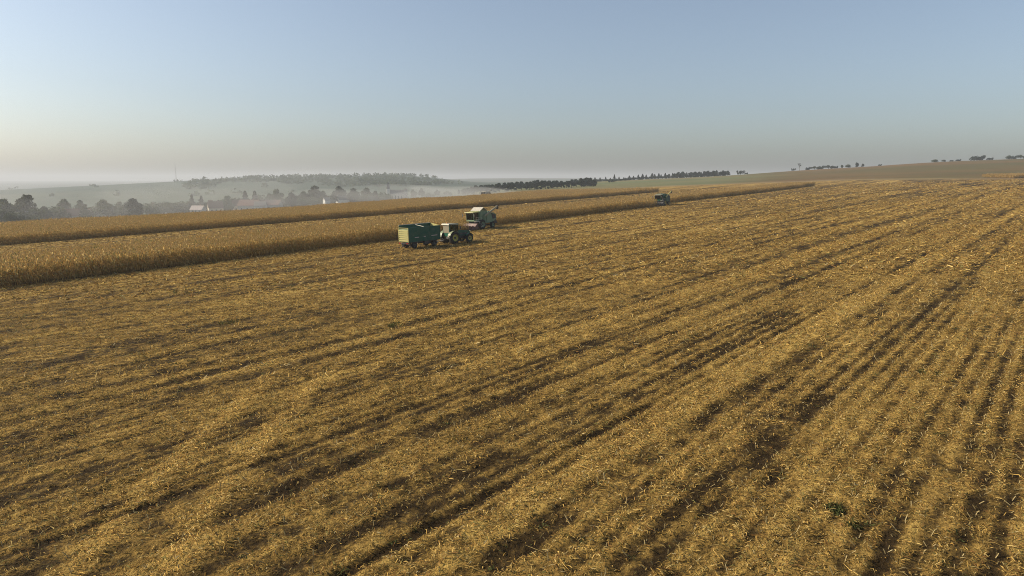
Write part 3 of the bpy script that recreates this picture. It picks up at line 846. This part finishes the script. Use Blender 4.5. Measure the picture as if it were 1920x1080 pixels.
head_t = (math.cos(R(47.5)), math.sin(R(47.5)))
tx, ty, _ = field_spot(844, 456.5)
make_tractor(stand(tx, ty, (math.cos(R(44)), math.sin(R(44))), scale=1.13))
lx, ly = tx - head_t[0] * 6.15, ty - head_t[1] * 6.15
make_trailer(stand(lx, ly, head_t))
c1x, c1y = to_xy(109.2, -89.3)
make_combine(stand(c1x, c1y, (-UX, -UY), scale=1.07), "pale green combine harvester with tent-shaped tank cover, behind the tractor", MAT["sage"], MAT["straw_yellow"], MAT["cream"])
c2x, c2y = to_xy(207.5, -93.0)
make_combine(stand(c2x, c2y, (-UX, -UY), scale=1.06), "dark green combine harvester with yellow auger, alone farther along the corn strip", MAT["green2"], MAT["cream"], MAT["straw_yellow"], False, MAT["dark"])
c3x, c3y, _ = spot(908, 392)
make_combine(stand(c3x, c3y, (-UX, -UY)), "far off whitish combine raising dust beyond the second corn strip", MAT["pale"], MAT["cream"], MAT["cream"], False, MAT["dark"])

# ------------------------------------------------------------------ green weeds in the stubble
def weed(px, py, size, n, label):
    x, y, z = field_spot(px, py)
    V, F, T = [], [], []
    for k in range(n):
        a = rng.random() * 6.28; r0 = size * math.sqrt(rng.random()); bx, by = r0 * math.cos(a), r0 * math.sin(a) * 1.3
        ln = rng.uniform(.08, .20); a2 = rng.random() * 6.28; d = np.array([math.cos(a2), math.sin(a2), 0]); sd_ = np.array([-d[1], d[0], 0]) * rng.uniform(.012, .03)
        up = rng.uniform(.3, 1.1) * ln
        p = np.array([bx, by, -.02]); m_ = p + d * ln * .4 + np.array([0, 0, up]); e_ = p + d * ln + np.array([0, 0, up * .6])
        b = len(V); V += [p - sd_ * .5, p + sd_ * .5, m_ - sd_, m_ + sd_, e_ - sd_ * .3, e_ + sd_ * .3]
        tn = np.array([.060, .066, .022]) * rng.uniform(.6, 1.5); T += [tn] * 6
        F += [(b, b + 1, b + 3, b + 2), (b + 2, b + 3, b + 5, b + 4)]
    o = link("weed_clump", np_mesh("weed_clump", np.array(V), np.array(F), MAT["weed"], np.array(T)))
    o.location = (x, y, z - .02)
    props(o, label, "weed", "green weeds in the stubble")
weed(1565, 956, .26, 170, "dense dark green weed clump, the greenest spot in the stubble")
weed(1600, 985, .18, 50, "small thin weed clump just below the dense green one")
weed(742, 609, .60, 150, "faint green weed patch in mid-field below the tractor")
weed(1742, 700, .5, 120, "sparse low weed patch in the paler stubble on the right")
weed(428, 604, .7, 140, "grey-green weed patch below the corn strip on the left")

def sprouts():
    n = 5200
    D = np.sqrt(rng.random(n) * (75 ** 2 - 14 ** 2) + 14 ** 2); x = (rng.random(n) * 2 - 1) * .84 * D
    c, tr = cover(x, D)
    keep = (rng.random(n) < .10 + 1.1 * tr + .5 * sstep(-5, -25, x)) & (vn(x / 3.5, D / 3.5, 91) > .52) & ~in_crop(x, D)
    x, y, c, tr = x[keep], D[keep], c[keep], tr[keep]
    z = ground(x, y) - .11 * tr + relief(x, y, c) * sstep(140, 60, y)
    k = 9
    x, y, z = np.repeat(x, k) + rng.normal(0, .09, len(x) * k), np.repeat(y, k) + rng.normal(0, .09, len(y) * k), np.repeat(z, k)
    V, F, T = blades(x, y, z, .05, .16, .03, .6)
    T = np.repeat(np.array([[.075, .085, .030]]) * rng.uniform(.5, 1.3, (len(x), 1)), 6, 0)
    props(link("weed_sprouts", np_mesh("weed_sprouts", V, F, MAT["weed"], T)), "thin scatter of dull green weed sprouts along the furrows", kind="stuff")
sprouts()

# ------------------------------------------------------------------ trees
def crown_mesh(name, kind, seed, mat):
    rs = np.random.default_rng(seed)
    C, S = [], []
    if kind == 'round':
        lobes = [(np.array([0, 0, .56]), .27), (np.array([rs.uniform(-.06, .06), rs.uniform(-.06, .06), .84]), .15)]
        for k in range(9):
            a = rs.uniform(0, 6.28); q = rs.uniform(.10, .27); lobes.append((np.array([q * math.cos(a), q * math.sin(a), rs.uniform(.15, .72)]), rs.uniform(.10, .19)))
        for c, r in lobes:
            n = int(950 * r / .25 * .5)
            d = rs.normal(size=(n, 3)); d /= np.linalg.norm(d, axis=1)[:, None]
            rad = r * (rs.random(n) ** .35) * rs.uniform(.85, 1.15, n)
            C.append(c + d * rad[:, None] * np.array([1, 1, .9])); S.append(rs.uniform(.018, .042, n))
    elif kind == 'cone':
        n = 1500
        h = rs.random(n) ** .8
        tier = .75 + .25 * np.cos(h * 34 + rs.normal(0, .3, n))
        rad = (.24 * (1 - h) ** .85 + .012) * tier * (rs.random(n) ** .4)
        a = rs.uniform(0, 6.28, n)
        rad = rad * (1 + .25 * np.sin(a * 3 + seed))
        C.append(np.stack([rad * np.cos(a), rad * np.sin(a), .10 + .90 * h - rad * .25], 1)); S.append(rs.uniform(.014, .032, n))
    elif kind == 'bush':
        for k in range(8):
            c = np.array([rs.uniform(-.75, .75), rs.uniform(-.4, .4), rs.uniform(.2, .62)]); r = rs.uniform(.2, .36)
            n = 170
            d = rs.normal(size=(n, 3)); d /= np.linalg.norm(d, axis=1)[:, None]
            C.append(c + d * (r * rs.random(n) ** .35)[:, None]); S.append(rs.uniform(.03, .07, n))
    elif kind == 'tufted':          # thin trunk with a few separate tufts of foliage
        for c, r in (((.0, 0, .93), .09), ((.2, 0, .80), .08), ((-.17, .05, .74), .07), ((.08, -.1, .66), .07), ((.24, .1, .95), .06), ((-.05, .1, .5), .05)):
            n = 110
            d = rs.normal(size=(n, 3)); d /= np.linalg.norm(d, axis=1)[:, None]
            C.append(np.array(c) + d * (r * rs.random(n) ** .4)[:, None]); S.append(rs.uniform(.02, .04, n))
    C = np.concatenate(C); S = np.concatenate(S); n = len(C)
    ok = C[:, 2] > .02; C, S = C[ok], S[ok]; n = len(C)
    a = rs.normal(size=(n, 3)); a /= np.linalg.norm(a, axis=1)[:, None]
    b = np.cross(a, rs.normal(size=(n, 3))); b /= np.linalg.norm(b, axis=1)[:, None]
    a, b = a * S[:, None], b * S[:, None] * .8
    V = np.stack([C - a - b * .3, C - b, C + a + b * .2, C + b], 1).reshape(-1, 3)
    return np_mesh(name, V, np.arange(n)[:, None] * 4 + np.arange(4), mat)
def trunk_mesh(kind, seed):
    rs = np.random.default_rng(seed); m = MB()
    top = {'round': .62, 'cone': .95, 'bush': .3, 'tufted': .9}[kind]; r = {'round': .032, 'cone': .022, 'bush': .05, 'tufted': .022}[kind]
    m.bar((0, 0, -.06), (0, 0, top * .5), r, r * .75, 7).bar((0, 0, top * .5), (rs.normal(0, .02), rs.normal(0, .02), top), r * .75, r * .25, 7)
    if kind != 'cone':
        for k in range(6):
            a = rs.uniform(0, 6.28); z0 = top * rs.uniform(.3, .75)
            q = rs.uniform(.12, .26)
            m.bar((0, 0, z0), (q * math.cos(a), q * math.sin(a), z0 + rs.uniform(.1, .25)), r * .45, r * .12, 5)
    return m.mesh("trunk", MAT["bark"])
KIND = {}
for key, kind, mat, nvar in (("round", "round", "crown", 5), ("red", "round", "crown_red", 2), ("dark", "round", "crown_dark", 4), ("cone", "cone", "crown_dark", 4), ("bush", "bush", "crown", 3), ("darkbush", "bush", "crown_dark", 3), ("tufted", "tufted", "crown_dark", 1)):
    KIND[key] = [(trunk_mesh(kind, 300 + k), crown_mesh("crown", kind, 500 + k * 7 + len(key), MAT[mat])) for k in range(nvar)]
NAME = dict(round="broadleaf_tree", red="broadleaf_tree", dark="broadleaf_tree", cone="conifer_tree", bush="bush", darkbush="bush", tufted="tufted_tree")
def tree(key, px, ytop, D, wide, label, group, cat=None):
    if key == 'cone': wide *= 1.75
    x, y, z = spot(px, D, ytop)
    zt = z_of(D, ytop, px)
    h = max(zt - z, 1.5)
    if key in ("bush", "darkbush"): h = h / .85
    k = random.randrange(len(KIND[key]))
    o = thing(NAME[key], label, cat or ("bush" if "bush" in key else "tree"), None, group)
    o.location = (x, y, z)
    o.rotation_euler = (0, 0, random.uniform(0, 6.28) if "bush" not in key else random.uniform(-.3, .3))
    o.scale = (h * wide, h * wide, h)
    tm, cm = KIND[key][k]
    link("trunk", tm, o); link("crown", cm, o)
    return o
ORD = "first second third fourth fifth sixth seventh eighth ninth tenth eleventh twelfth thirteenth fourteenth fifteenth sixteenth seventeenth eighteenth nineteenth twentieth".split()
for w in ("twenty", "thirty", "forty", "fifty", "sixty"):
    ORD += [w + "-" + q for q in ORD[:9]] + [{"twenty": "thirtieth", "thirty": "fortieth", "forty": "fiftieth", "fifty": "sixtieth", "sixty": "seventieth"}[w]]

VG = "trees around the village"
village = [
    ("round", 9, 371, 430, 1.0, "hazy round tree at the very left edge of the village"),
    ("round", 46, 363, 440, 1.05, "tallest hazy tree above the white gabled house at the left edge"),
    ("bush", 24, 398, 400, .9, "low hazy bush in front of the leftmost gabled house"),
    ("round", 83, 386, 440, 1.1, "low rounded tree in the dip right of the tallest left tree"),
    ("round", 118, 372, 480, 1.1, "broad hazy tree behind the two gabled roofs on the left"),
    ("round", 151, 374, 500, .9, "narrower hazy tree right behind the paired gabled roofs"),
    ("round", 195, 373, 470, 1.25, "wide tree over the small white gables at left"),
    ("round", 224, 377, 490, 1.0, "mid-height tree joining the two widest crowns of the left clump"),
    ("dark", 249, 371, 450, 1.45, "widest dark tree of the left village clump"),
    ("red", 287, 379, 520, 1.0, "russet tree just right of the widest dark tree"),
    ("bush", 312, 380, 560, 1.4, "low hedge-like bush below the radio mast"),
    ("bush", 338, 380, 570, 1.4, "low bush between the radio mast and the paired conifers"),
    ("cone", 359, 365, 520, .8, "left conifer of the pair above the long pale roof"),
    ("cone", 377, 367, 525, .85, "right conifer of the pair above the long pale roof"),
    ("red", 394, 374, 540, 1.1, "small reddish round tree beside the pair of conifers"),
    ("round", 423, 366, 520, 1.2, "green tree between the two pairs of conifers"),
    ("bush", 440, 373, 540, 1.0, "small bush leaning on the green tree between the conifers"),
    ("cone", 459, 358, 540, .9, "left conifer of the taller pair above the red roofs"),
    ("cone", 477, 358, 545, .95, "right conifer of the taller pair above the red roofs"),
    ("bush", 489, 367, 560, .8, "shrub at the foot of the taller conifer pair"),
    ("round", 505, 362, 560, .9, "lower tree leaning against the tall tree right of the red roofs"),
    ("round", 519, 353, 570, .9, "tall tree just right of the red-roofed houses"),
    ("dark", 543, 360, 540, 1.05, "dark dome-shaped tree beside the tall tree right of the red roofs"),
    ("round", 566, 358, 620, 1.1, "pale tree behind the dark dome-shaped tree"),
    ("round", 588, 347, 640, 1.25, "largest pale hazy tree in the middle of the village"),
    ("round", 606, 357, 640, .9, "pale tree above the two white chimneys"),
    ("dark", 632, 348, 560, 1.05, "dark round tree beside the bright white house"),
    ("dark", 662, 352, 560, 1.2, "dark spreading tree right of the bright white house"),
    ("round", 687, 351, 620, 1.1, "grey-green tree between the white house and the church"),
    ("round", 702, 357, 620, 1.0, "lower tree nearer the church on its village side"),
    ("bush", 717, 362, 640, 1.0, "bush at the foot of the church steeple"),
    ("round", 775, 354, 690, .9, "tree just beyond the chancel end of the church"),
    ("round", 790, 352, 720, .9, "hazy tree second past the church"),
    ("bush", 806, 362, 700, 1.2, "dusty bush between the hazy trees past the church"),
    ("round", 820, 355, 720, 1.1, "hazy tree rising out of the dust, third past the church"),
    ("bush", 838, 359, 700, 1.1, "dusty bush in the gap before the dark wood"),
    ("dark", 860, 355, 700, .9, "lone dark tree at the dusty end of the dark wood"),
]
for key, px, yt, D, w, lab in village:
    tree(key, px, yt, D, w, lab, VG)
hx, k = 4.0, 0
while hx < 722:
    D = np.interp(hx, [0, 262, 420, 720], [430, 500, 560, 640]) + random.uniform(-25, 25)
    yt = np.interp(hx, [0, 262, 350, 500, 720], [396, 384.5, 380, 373, 364]) + random.uniform(-3, 2)
    tree("bush" if k % 3 else "round", hx, yt, D, random.uniform(1.1, 1.7), f"low hazy {'bush' if k % 3 else 'tree'} in the village hedge line, {ORD[k]} from its left end", "hedge line of the village")
    hx += random.uniform(9, 17); k += 1
# the dark wood behind the second corn strip
wood = []
tops = [(868, 355), (883, 352), (900, 348.5), (920, 347), (945, 344), (962, 343), (985, 342), (1005, 340), (1022, 339.5), (1040, 341.5), (1060, 341), (1078, 337), (1098, 334.5), (1112, 337)]
x_, k = 870.0, 0
while x_ < 1114:
    wood.append((x_, np.interp(x_, [p[0] for p in tops], [p[1] for p in tops]) + random.uniform(-1.2, 1.8), np.interp(x_, [868, 1114], [640, 660]) + random.uniform(-12, 25)))
    x_ += random.uniform(6, 10)
for k, (px, yt, D) in enumerate(wood):
    tree("dark", px, yt - 2.5, D - 60, random.uniform(1.25, 1.6), f"dark green tree in the wood behind the far combine, {ORD[k]} from its lower left end", "trees of the dark wood")
# conifers standing along the ridge
cx_list = [1094, 1104, 1116, 1126, 1135, 1145, 1153, 1162, 1170, 1179, 1187, 1196, 1205, 1213, 1222, 1228, 1236, 1241, 1248, 1253, 1260, 1266, 1271, 1277, 1282, 1288, 1294, 1299, 1305, 1311, 1316, 1322, 1328, 1333, 1339, 1345, 1350, 1357, 1363]
ct_list = [335, 334, 332, 333.5, 331, 332.5, 328, 331, 332, 328.5, 330, 328, 326, 328, 325, 327, 325, 326.5, 325, 326, 324, 325, 323, 324, 322, 322.5, 321.5, 323, 322, 321, 322.5, 320.5, 320, 321, 318.5, 318.5, 320.5, 318.5, 320.5]
for k, (px, yt) in enumerate(zip(cx_list, ct_list)):
    D = 900 + random.uniform(-40, 25)
    cone = k < 19 or k % 5 == 0
    tree("cone" if cone else "dark", px + random.uniform(-1.5, 1.5), yt + random.uniform(-1.0, 1.0), D, random.uniform(.8, 1.4) if cone else random.uniform(1.2, 1.9), f"dark {'conifer' if cone else 'rounded tree'} in the long row on the ridge, {ORD[k]} from its left end", "trees of the ridge row")
for k, px in enumerate(range(1112, 1362, 13)):
    yb = np.interp(px, [1100, 1240, 1365], [337, 330, 325])
    tree("darkbush", px, yb + random.uniform(-.8, .6), 880 + random.uniform(-15, 15), random.uniform(1.6, 2.3), f"low dark bush under the ridge row of conifers, {ORD[k]} from the left", "bushes under the ridge row")
RG = "trees along the right skyline"
for key, px, yt, D, w, lab in [
    ("darkbush", 1148, 336.5, 760, 1.5, "low dark hedge clump in the meadow before the ridge row"),
    ("darkbush", 1389, 319.5, 905, .9, "taller bush of the pair just past the end of the ridge row"),
    ("darkbush", 1399, 323, 905, 1.0, "lower bush of the pair just past the end of the ridge row"),
    ("darkbush", 1488, 315.5, 905, .8, "tiny round bush nearest the tufted skyline tree on its left"),
    ("tufted", 1500, 306.5, 905, 1.0, "tall thin skyline tree with separate tufts of foliage"),
    ("darkbush", 1516, 313.5, 905, 1.2, "low bush just right of the tufted skyline tree"),
    ("bush", 1528, 312, 905, 1.2, "first scrubby bush of the row right of the tufted tree"),
    ("darkbush", 1541, 311, 905, 1.2, "second scrubby bush of the row right of the tufted tree"),
    ("bush", 1554, 310, 905, 1.2, "third scrubby bush of the row right of the tufted tree"),
    ("darkbush", 1566, 310.5, 905, 1.1, "fourth scrubby bush of the row right of the tufted tree"),
    ("round", 1579, 309, 905, 1.4, "small pale tree in the middle of the scrubby skyline row"),
    ("bush", 1592, 308.5, 905, 1.2, "pale bush under the tallest tree of the scrubby skyline row"),
    ("dark", 1607, 304, 905, 1.1, "tallest tree near the end of the scrubby skyline row"),
    ("dark", 1618, 306.5, 905, 1.2, "dark tree that ends the scrubby skyline row"),
    ("darkbush", 1650, 307.5, 900, 1.2, "lone small bush on the bare brown skyline"),
    ("bush", 1755, 299, 905, 1.6, "flat greyish bush where the brown skyline levels out"),
    ("bush", 1771, 299.5, 905, 1.4, "low bush beside the flat greyish one"),
    ("darkbush", 1784, 299.5, 905, 1.2, "dark low bush, left of the close skyline pair"),
    ("darkbush", 1797, 298, 905, 1.3, "dark low bush, right of the close skyline pair"),
    ("darkbush", 1833, 290.5, 905, 1.5, "large dome-shaped dark thicket on the brown hill"),
    ("darkbush", 1856, 295, 905, 1.3, "small bush tucked against the large dome-shaped thicket"),
    ("bush", 1894, 291.5, 905, 1.0, "upright bush at the end of the skyline, inner of three"),
    ("darkbush", 1904, 291.5, 905, 1.0, "upright bush at the end of the skyline, middle of three"),
    ("bush", 1915, 290.5, 905, 1.0, "upright bush at the right edge of the skyline, outer of three")]:
    tree(key, px, yt, D, w, lab, RG)

# woods on the far hill, one mass
def far_wood():
    pts = []
    while len(pts) < 560:
        px = rng.uniform(330, 872); D = rng.uniform(1500, 2290)
        patch = vn(np.array([px / 42]), np.array([D / 130]), 8)[0]
        if patch < .56 - .10 * (px > 600) + .3 * (px > 830): continue
        pts.append((px, D))
    for k in range(70):                      # hedgerows on the slope
        row = rng.integers(0, 9); px = rng.uniform(-60, 560); D = [1150, 1300, 1450, 1600, 1750, 1850, 1950, 2100, 2230][row] + (px - 250) * [.2, -.15, .1, -.2, .12, .3, -.1, .05, 0][row]
        if vn(np.array([px / 60]), np.array([row * 3.3]), 6)[0] > .52: pts.append((px, D + rng.normal(0, 5)))
    V, F = [], []
    for px, D in pts:
        x, y, z = spot(px, D)
        h = rng.uniform(4, 10); w = rng.uniform(4, 8)
        n = 14
        d = rng.normal(size=(n, 3)); d /= np.linalg.norm(d, axis=1)[:, None]
        c = np.array([x, y, z + h * .5]) + d * np.array([w, w, h * .5])
        a = rng.normal(size=(n, 3)) * 1.7; b = rng.normal(size=(n, 3)) * 1.7
        V.append(np.stack([c - a, c - b, c + a, c + b], 1).reshape(-1, 3))
    V = np.concatenate(V)
    props(link("woodland", np_mesh("woodland", V, np.arange(len(V)).reshape(-1, 4), MAT["crown"])), "hazy woods and hedgerows covering the far hill", kind="stuff")
far_wood()

# ------------------------------------------------------------------ village
def house(px, D, w, l, hw, hr, turn, wall, roof, label, windows=2):
    x, y, z = spot(px, D)
    t = thing("house", label, "house", Matrix.Translation((x, y, z)) @ Matrix.Rotation(R(turn), 4, 'Z'), "houses of the village")
    MB().add([(-l / 2, -w / 2, -1), (l / 2, -w / 2, -1), (l / 2, w / 2, -1), (-l / 2, w / 2, -1), (-l / 2, -w / 2, hw), (l / 2, -w / 2, hw), (l / 2, w / 2, hw), (-l / 2, w / 2, hw), (-l / 2, 0, hw + hr), (l / 2, 0, hw + hr)],
             [(0, 1, 5, 4), (2, 3, 7, 6), (1, 2, 6, 9, 5), (3, 0, 4, 8, 7), (4, 5, 9, 8), (6, 7, 8, 9)]).build("wall", MAT[wall], t)
    r = MB(); o = .35; k = hr / (w / 2)
    for s in (-1, 1):
        e = (w / 2 + o)
        p = [(-l / 2 - o, s * e, hw - o * k + .05), (l / 2 + o, s * e, hw - o * k + .05), (l / 2 + o, 0, hw + hr + .05), (-l / 2 - o, 0, hw + hr + .05)]
        r.hexa(p + [(a, b, c + .18) for a, b, c in p])
    ro = r.build("roof", MAT[roof], t)
    MB().box(l * .15, l * .15 + .6, -.3 + w * .12, .3 + w * .12, hw + hr * .5, hw + hr + 1.0).build("chimney", MAT["roof_red"], ro)
    for i in range(windows):
        yy_ = (i - (windows - 1) / 2) * w * .42
        MB().box(-l / 2 - .03, -l / 2 - .002, yy_ - .5, yy_ + .5, 1.0, 2.3).build("window", MAT["window"], t)
    for i in range(3):
        xx_ = (i - 1) * l * .3
        MB().box(xx_ - .5, xx_ + .5, -w / 2 - .03, -w / 2 - .002, 1.0, 2.3).build("window", MAT["window"], t)
    return t
for a in [
    (26, 425, 8, 11, 3.6, 4.0, 25, "wall_white", "roof_grey", "white gabled house half hidden in haze at the left edge"),
    (126, 455, 8, 11, 3.4, 4.2, 20, "wall_white", "roof_red", "gabled house with white roof edge, left of the paired gables"),
    (146, 462, 8, 12, 3.4, 4.0, 15, "wall_cream", "roof_red", "gabled house with reddish roof, right of the paired gables"),
    (188, 470, 6, 8, 3.6, 3.4, 35, "wall_white", "roof_grey", "small white gabled house under the wide tree"),
    (302, 540, 6, 8, 4.6, 3.2, 40, "wall_white", "roof_red", "small white house below the foot of the radio mast"),
    (368, 500, 6, 9, 2.8, 2.8, -8, "wall_grey", "roof_pale", "long low house with a pale pink roof under the conifer pair"),
    (401, 510, 8, 10, 3.6, 4.4, 30, "wall_cream", "roof_red", "house with one bright gable slope by the small reddish tree"),
    (446, 530, 7, 9, 4.6, 4.0, 28, "wall_cream", "roof_red", "cream gabled house at the left end of the red roofs"),
    (466, 520, 9, 15, 4.2, 4.0, -5, "wall_grey", "roof_red", "large house with wide dark red roof below the taller conifers"),
    (486, 505, 6, 8, 3.6, 3.0, 10, "wall_white", "roof_grey", "small white-walled house in front of the wide red roof"),
    (506, 545, 8, 16, 4.0, 3.6, -5, "wall_grey", "roof_red", "long red-roofed house under the lower leaning tree"),
    (611, 590, 4, 5, 5.4, 2.2, 45, "wall_white", "roof_grey", "narrow tall white house left of the dark round tree"),
    (641, 560, 7, 9, 5.4, 3.4, 40, "wall_white", "roof_grey", "bright white house standing between the two dark trees")]:
    house(*a)

def church():
    D = 720
    x, y, z = spot(741, D)
    t = thing("church", "grey church with slender pointed steeple in the dusty haze", "church", Matrix.Translation((x, y, z)) @ Matrix.Rotation(R(12), 4, 'Z'))
    MB().box(-5.5, 9, -4, 4, -1, 7).build("nave", MAT["wall_grey"], t)
    MB().add([(-5.8, -4.4, 6.8), (9.2, -4.4, 6.8), (9.2, 4.4, 6.8), (-5.8, 4.4, 6.8), (-5.8, 0, 11.3), (9.2, 0, 11.3)], [(0, 1, 5, 4), (2, 3, 4, 5), (1, 2, 5), (3, 0, 4), (0, 3, 2, 1)]).build("roof", MAT["roof_grey"], t)
    MB().box(-9.2, -5.52, -1.9, 1.9, -1, 12.5).build("tower", MAT["wall_white"], t)
    sp = MB().add([(-9.4, -2.1, 12.5), (-5.3, -2.1, 12.5), (-5.3, 2.1, 12.5), (-9.4, 2.1, 12.5), (-7.36, 0, 20.5)], [(0, 1, 4), (1, 2, 4), (2, 3, 4), (3, 0, 4), (3, 2, 1, 0)]).build("spire", MAT["roof_grey"], t)
    MB().box(-7.42, -7.30, -.06, .06, 20.3, 21.8).box(-7.42, -7.30, -.5, .5, 21.1, 21.25).build("cross", MAT["dark"], sp)
    MB().box(9.02, 12.5, -2.2, 2.2, -1, 11.0).build("chancel", MAT["wall_grey"], t)
    MB().add([(8.8, -2.5, 11.0), (12.8, -2.5, 11.0), (12.8, 2.5, 11.0), (8.8, 2.5, 11.0), (10.8, 0, 13.5)], [(0, 1, 4), (1, 2, 4), (2, 3, 4), (3, 0, 4), (3, 2, 1, 0)]).build("chancel_roof", MAT["roof_grey"], t)
    for i in range(4):
        MB().box(-4 + i * 3.2, -3 + i * 3.2, -4.04, -4.002, 2, 5.5).build("window", MAT["window"], t)
church()

def mast():
    x, y, z = spot(331, 2230)
    h = z_of(2230, 305.5, 331) - z
    t = thing("radio_mast", "thin pale radio mast standing on the hazy hill ridge", "mast", Matrix.Translation((x, y, z)))
    w = 1.3
    c = [(w * math.cos(a), w * math.sin(a)) for a in (0.3, 0.3 + 2.094, 0.3 + 4.189)]
    for p in c:
        MB().bar((p[0], p[1], -2), (p[0] * .6, p[1] * .6, h), .22, .16, 6).build("leg", MAT["steel"], t)
    b = MB(); n = 16
    for k in range(n):
        z0, z1 = h * k / n, h * (k + 1) / n; f0, f1 = 1 - .4 * k / n, 1 - .4 * (k + 1) / n
        for i in range(3):
            p, q = c[i], c[(i + 1) % 3]
            b.bar((p[0] * f0, p[1] * f0, z0), (q[0] * f1, q[1] * f1, z1), .10, n=4).bar((p[0] * f0, p[1] * f0, z0), (q[0] * f0, q[1] * f0, z0), .10, n=4)
    b.build("lattice", MAT["steel"], t)
    MB().bar((0, 0, h), (0, 0, h + 4), .15, .08, 6).build("antenna", MAT["steel"], t)
mast()

# ------------------------------------------------------------------ haze and dust
def volume(name, density, colour, aniso):
    m, n, out = new_mat(name)
    p = N(n, "ShaderNodeVolumePrincipled")
    p.inputs["Color"].default_value = (*colour, 1)
    p.inputs["Density"].default_value = density
    p.inputs["Anisotropy"].default_value = aniso
    n.links.new(p.outputs[0], out.inputs["Volume"])
    return m
zmin = float(TBL.min()) - 6
hz = MB().box(-13400, 13400, -13400, 13400, min(zmin, -80), 68).build("haze", volume("pale air haze", HAZE_DENSITY, (.70, .73, .76), .15))
props(hz, kind="stuff")
def dust(px, D, rx, ry, rz, density, seed):
    x, y, z = spot(px, D)
    rs = np.random.default_rng(seed)
    bm = bmesh.new(); bmesh.ops.create_icosphere(bm, subdivisions=4, radius=1.0)
    ph = rs.uniform(0, 6.28, 6)
    for v in bm.verts:
        c = v.co
        k = 1 + .16 * math.sin(c.x * 4 + ph[0]) * math.cos(c.y * 3 + ph[1]) + .12 * math.sin(c.z * 5 + c.x * 6 + ph[2]) + .08 * math.sin(c.y * 9 + ph[3])
        v.co = c * k
        v.co.x *= rx; v.co.y *= ry; v.co.z *= rz
    me = bpy.data.meshes.new("dust_cloud"); bm.to_mesh(me); bm.free()
    me.materials.append(volume("drifting field dust", density, (.92, .90, .85), .25))
    o = link("dust_cloud", me); o.location = (x, y, z + rz * .55)
    props(o, "pale dust drifting over the corn towards the village", kind="stuff")
dust(850, 400, 34, 22, 5.0, .012, 1)
dust(775, 430, 60, 30, 7.0, .0040, 2)
dust(660, 440, 70, 36, 7.0, .0022, 3)
_rd = random.Random(5)
for k in range(9):
    dust(-160 + 92 * k + _rd.uniform(-30, 30), _rd.uniform(385, 470), _rd.uniform(45, 80), _rd.uniform(35, 55), _rd.uniform(9, 17), _rd.uniform(.0006, .0012), 10 + k)
